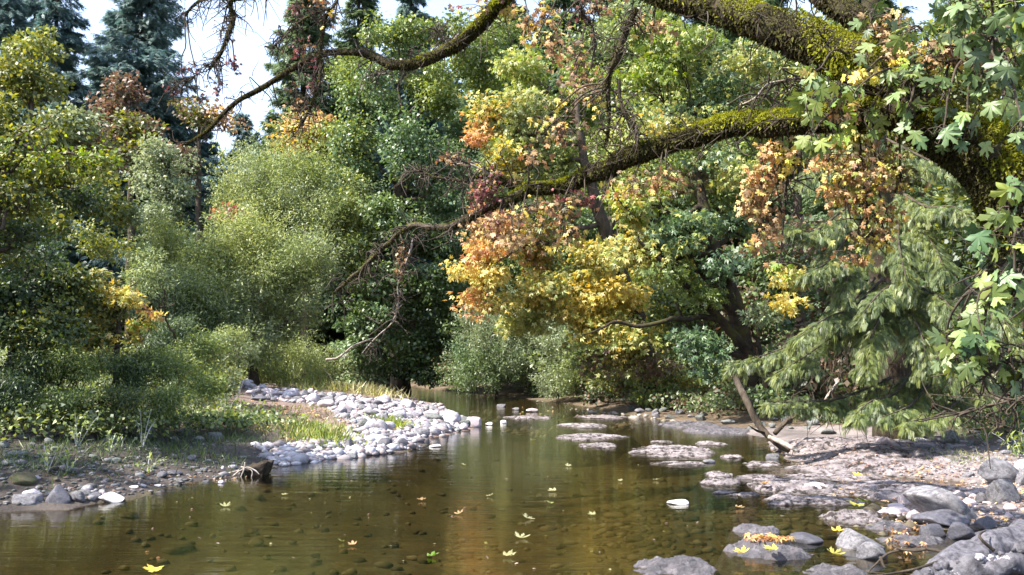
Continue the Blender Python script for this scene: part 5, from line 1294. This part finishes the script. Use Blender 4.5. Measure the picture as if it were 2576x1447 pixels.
for pa in ([(2400, 1400, 5.6), (2330, 1380, 5.7), (2240, 1388, 5.8), (2200, 1420, 5.7), (2185, 1440, 5.6)], [(2420, 1390, 5.6), (2350, 1420, 5.5), (2250, 1445, 5.4), (2160, 1452, 5.3)], [(2330, 1381, 5.7), (2300, 1384, 5.7), (2250, 1375, 5.8), (2235, 1355, 5.85)], [(2215, 1402, 5.74), (2222, 1418, 5.7), (2230, 1428, 5.68)], [(2500, 1385, 5.5), (2470, 1355, 5.5), (2480, 1335, 5.6)]):
    g = Geo(); tube(g, [P(*a) for a in pa], np.linspace(.012, .004, len(pa)), 6, 7, .1, wob=.02); g.obj('branch', M['bark'], t, True)

# ------------------------------------------------------------------ grass, weeds, ferns
def blades(g_, cents, n, h, pal, spread, lean=.6, wd=.03):
    c = np.array(cents)
    i = rng.integers(0, len(c), n)
    pos = c[i] + np.concatenate([rng.normal(0, spread, (n, 2)), np.zeros((n, 1))], 1)
    pos[:, 2] = np.maximum(hgt(pos[:, 0], pos[:, 1]), -.02)
    dirs = rng.normal(0, lean, (n, 3)); dirs[:, 2] = 1
    scatter(g_, TL, pos, dirs, rng.normal(0, 1, (n, 3)), h * rng.uniform(.5, 1.3, n), palette(pal, pos, 2), wscale=np.full(n, wd / .14))
def tuft(pts, n, h, pal, spread, label, name='grass_tuft', **kw):
    g_ = Geo(); blades(g_, [G(*a) for a in pts], n, h, pal, spread, **kw)
    return tag(g_.obj(name, M['grass']), label, 'grass')
tuft([(775, 1090), (800, 1082), (830, 1100), (790, 1105), (820, 1112)], 1300, .2, ['grass', 'grass_dull', 'straw'], .24, 'bright green grass tuft in the middle of the gravel bar', wd=.05)
tuft([(965, 1060), (985, 1070), (1000, 1078)], 600, .17, ['grass', 'grass_dull'], .17, 'small bright grass tuft among the cobbles of the bar tip', wd=.05)
tuft([(930, 992), (945, 1000), (910, 990), (940, 985)], 900, .42, 'straw', .5, 'straw coloured grass at the far end of the gravel bar', wd=.04, name='grass').__setitem__('kind', 'stuff')
tuft([(700, 1070), (670, 1085), (690, 1060)], 350, .15, ['grass', 'straw', 'grass_dull'], .3, 'yellowish grass patch at the edge of the shade on the bar', wd=.04, name='grass').__setitem__('kind', 'stuff')
tuft([(2415, 1165), (2450, 1160), (2400, 1150)], 260, .13, ['straw', 'grass_dull'], .2, 'thin dry grass beside the hollow faced boulder', name='grass').__setitem__('kind', 'stuff')
g = Geo()
cents = [G(rng.uniform(640, 840), rng.uniform(1020, 1065)) for _ in range(60)]
blades(g, cents, 900, .12, ['straw', 'grass_dull', 'brown'], .25, wd=.05)
cents = [G(rng.uniform(780, 900), rng.uniform(962, 985)) for _ in range(30)]
blades(g, cents, 5000, .3, ['grass', 'straw', 'willow_y'], .5, wd=.05)
cents = [G(rng.uniform(560, 640), rng.uniform(1060, 1120)) for _ in range(20)] + [G(rng.uniform(200, 560), rng.uniform(1090, 1170)) for _ in range(50)] + [G(rng.uniform(0, 200), rng.uniform(1130, 1190)) for _ in range(16)]
blades(g, cents, 3600, .14, ['grass_dull', 'shade', 'shade'], .3)
tag(g.obj('grass', M['grass']), 'thin grass growing on the bar and the shaded left bank', 'grass', kind='stuff')

def weed(px, py, h, label, n=50, pal=('maple_green', 'willow'), size=.05, stems=5, tmpl=TL, spread=.12, group='weeds on the banks'):
    q = G(px, py)
    t_ = thing('weed', q, label, 'plant', group)
    g1, g2 = Geo(), Geo()
    for k in range(stems):
        e = q + [rng.normal(0, spread), rng.normal(0, spread), h * rng.uniform(.6, 1.1)]
        m_ = (q + e) / 2 + [0, 0, h * .1]
        p, r = tube(g1, [q, m_, e], [.006, .004, .002], 5, 5)
        i = rng.integers(2, len(p), n // stems)
        dirs = rdir(len(i)) + [0, 0, .3]
        scatter(g2, tmpl, p[i], dirs, rng.normal(0, .5, (len(i), 3)) + [0, 0, 1], size * rng.uniform(.6, 1.3, len(i)), palette(list(pal), p[i], 3), wscale=np.full(len(i), 1.6))
    g1.obj('stem', M['grass'], t_); g2.obj('leaves', M['leaf'], t_)
WD = [(195, 1128, .5, 'light green leafy weed among the left cobbles'), (170, 1190, .22, 'low yellowish weed by the pale stone on the left bank'), (275, 1150, .3, 'pale green weed right of the left cobbles'), (358, 1130, .55, 'tall white flowered stalk in front of the large shaded boulder'),
      (370, 1190, .2, 'small round leaved weed at the left waterline'), (120, 1190, .3, 'weed beside the mossy hump on the left bank'), (60, 1050, .6, 'arching pale weed at the far left'), (480, 1075, .5, 'drooping green weed above the brown shaded boulder'), (320, 1060, .6, 'bright leafed sprig hanging over the large shaded boulder'),
      (570, 1050, .5, 'weed at the right end of the left thicket'), (600, 1000, .7, 'grey leafed weed left of the stone ridge'), (240, 1090, .5, 'dark green weed behind the left cobbles')]
for a in WD:
    weed(*a, n=70, size=.055 if a[1] > 1060 else .07, group='weeds on the left bank')
for a in [(2560, 1110, .5, 'green fern clump under the right edge of the boughs'), (2480, 1120, .35, 'low fern in front of the shaded thicket'), (2340, 1100, .25, 'bright small fern beside the pale oval stone'), (2570, 1150, .35, 'yellow green weed at the right edge')]:
    weed(*a, n=140, size=.09, pal=('maple_green', 'lime'), stems=9, spread=.22, group='ferns on the right bank')

# ------------------------------------------------------------------ fallen leaves
lm = {}
def fallen(px, py, size, pal, label, group, z=0.012, curl=1.0):
    key = (pal, int(rng.integers(0, 3)))
    if key not in lm:
        V_, F_ = T_maple_hi()
        V_ = V_.copy(); V_[:, 1] -= .35
        V_[:, 2] = (V_[:, 0] ** 2) * .55 + (V_[:, 1] ** 2) * (.35 + .2 * key[1]) + .02 * rng.normal(size=len(V_))
        c = np.array(PAL[pal])[key[1] % len(PAL[pal])]
        g_ = Geo(); g_.add(V_, F_, c); lm[key] = g_.mesh('leaf', M['dryleaf'])
    r0 = G(px, py)
    zz = r0[2]
    o_ = bpy.data.objects.new('fallen_leaf', lm[key]); col.objects.link(o_)
    o_.location = (r0[0], r0[1], zz + z); o_.scale = (size,) * 3
    o_.rotation_euler = (rng.normal(0, .15), rng.normal(0, .15), rng.uniform(0, 2 * PI))
    tag(o_, label, 'leaf', group)
FL = [(385, 1441, .10, 'yellow', 'bright yellow leaf floating at the bottom left of the water'), (1088, 1403, .08, 'lime', 'green and yellow leaf floating near the bottom centre'), (1280, 1403, .09, 'straw', 'pale leaf floating near the bottom, right of the green and yellow leaf'),
      (1312, 1355, .10, 'straw', 'pale leaf floating above the bottom centre pale leaf'), (1328, 1308, .09, 'straw', 'cream leaf floating in the middle of the pool'), (1390, 1238, .09, 'straw', 'far cream leaf floating left of the golden reflection'),
      (1155, 1295, .07, 'tan', 'brownish leaf floating in the middle left of the pool'), (1060, 1262, .07, 'tan', 'pinkish leaf floating left of the pool centre'), (1233, 1250, .06, 'straw', 'small pale leaf floating upstream of the cream leaf'), (1383, 1269, .06, 'straw', 'small curled pale leaf just below the far cream leaf'),
      (1490, 1299, .07, 'straw', 'pale leaf floating on the golden reflection'), (886, 1375, .06, 'tan', 'brownish leaf floating at lower left centre'), (858, 1366, .05, 'straw', 'tiny pale leaf beside the brownish leaf at lower left'), (1866, 1264, .11, 'brown', 'flat brown leaf floating right of the white oval stone'),
      (1860, 1280, .08, 'tan', 'curled tan leaf just below the flat brown leaf'), (683, 1195, .06, 'straw', 'round pale leaf floating beside the wood chunk'), (1430, 1174, .07, 'straw', 'small pale leaf floating high in the green reflection'), (567, 1276, .08, 'straw', 'thin pale leaf floating off the left bank'), (717, 1248, .06, 'straw', 'tiny pale leaf floating in the left middle water'),
      (1165, 1172, .06, 'straw', 'tiny leaf floating below the bar tip'), (1340, 1110, .08, 'straw', 'tiny far leaf floating right of the bar tip'), (1650, 1210, .06, 'straw', 'tiny pale leaf floating between the white stone and the broad slab'), (1560, 1212, .05, 'straw', 'speck of a leaf floating on the upper golden reflection')]
for a in FL: fallen(*a, 'leaves floating on the water')
for a in [(1865, 1420, .09, 'yellow', 'yellow leaf lying left on the wet rock below the black slab'), (1942, 1415, .10, 'yellow', 'bright yellow leaf lying below the black slab'), (2103, 1424, .09, 'yellow', 'yellow leaf on the dark slab by the bottom edge'), (2155, 1297, .11, 'yellow', 'large yellow leaf on the rough shelf'), (2170, 1285, .09, 'lime', 'green yellow leaf standing behind the large yellow leaf'),
          (2112, 1362, .10, 'gold', 'dark yellow leaf left of the pointed boulder'), (2160, 1215, .11, 'yellow', 'yellow leaf on the littered shelf'), (1925, 1236, .09, 'orange', 'orange leaf at the edge of the wide low shelf')]:
    fallen(a[0], a[1], a[2], a[3], a[4], 'bright leaves lying on the right rocks', z=.085 if a[1] not in (1297, 1285) else .09)
g = Geo()
def litter_px(poly, n, size, pal, lift=.0):
    bx = [p[0] for p in poly]; by = [p[1] for p in poly]
    pts = []
    while len(pts) < n:
        q_ = (rng.uniform(min(bx), max(bx)), rng.uniform(min(by), max(by)))
        if inpoly(*q_, poly): pts.append(G(*q_))
    pts = np.array(pts); pts[:, 2] += lift
    d_ = rng.normal(0, 1, pts.shape); d_[:, 2] *= .15
    nr = rng.normal(0, .35, pts.shape); nr[:, 2] += 1
    scatter(g, TM, pts, d_, nr, size * rng.uniform(.5, 1.2, n), palette(pal, pts, 3))
litter_px([(620, 1005), (960, 1030), (860, 1100), (680, 1110), (600, 1060)], 350, .09, ['litter', 'brown', 'tan'], .01)
litter_px([(2100, 1150), (2576, 1130), (2576, 1330), (2400, 1330), (2280, 1300), (2100, 1260)], 700, .045, ['litter', 'litter', 'tan'], .02)
litter_px([(1880, 1378), (2000, 1380), (1990, 1392), (1880, 1390)], 40, .06, ['orange', 'tan'], .1)
litter_px([(2220, 1300), (2330, 1300), (2330, 1400), (2240, 1400)], 60, .055, ['rust', 'litter', 'tan'], .03)
litter_px([(1900, 1120), (2300, 1125), (2400, 1200), (2000, 1190)], 180, .045, ['litter'], .08)
litter_px([(100, 1195), (640, 1170), (640, 1200), (350, 1240), (100, 1270)], 150, .035, ['litter', 'brown'], .01)
litter_px([(1000, 1010), (1500, 1030), (1800, 1060), (1400, 1060)], 30, .06, ['litter', 'straw'], .01)
litter_px([(400, 1240), (1900, 1150), (1700, 1440), (300, 1440)], 55, .022, ['straw', 'litter'], .008)
tag(g.obj('leaf_litter', M['dryleaf']), 'small fallen leaves and flecks scattered over rocks and water', 'leaf litter', kind='stuff')
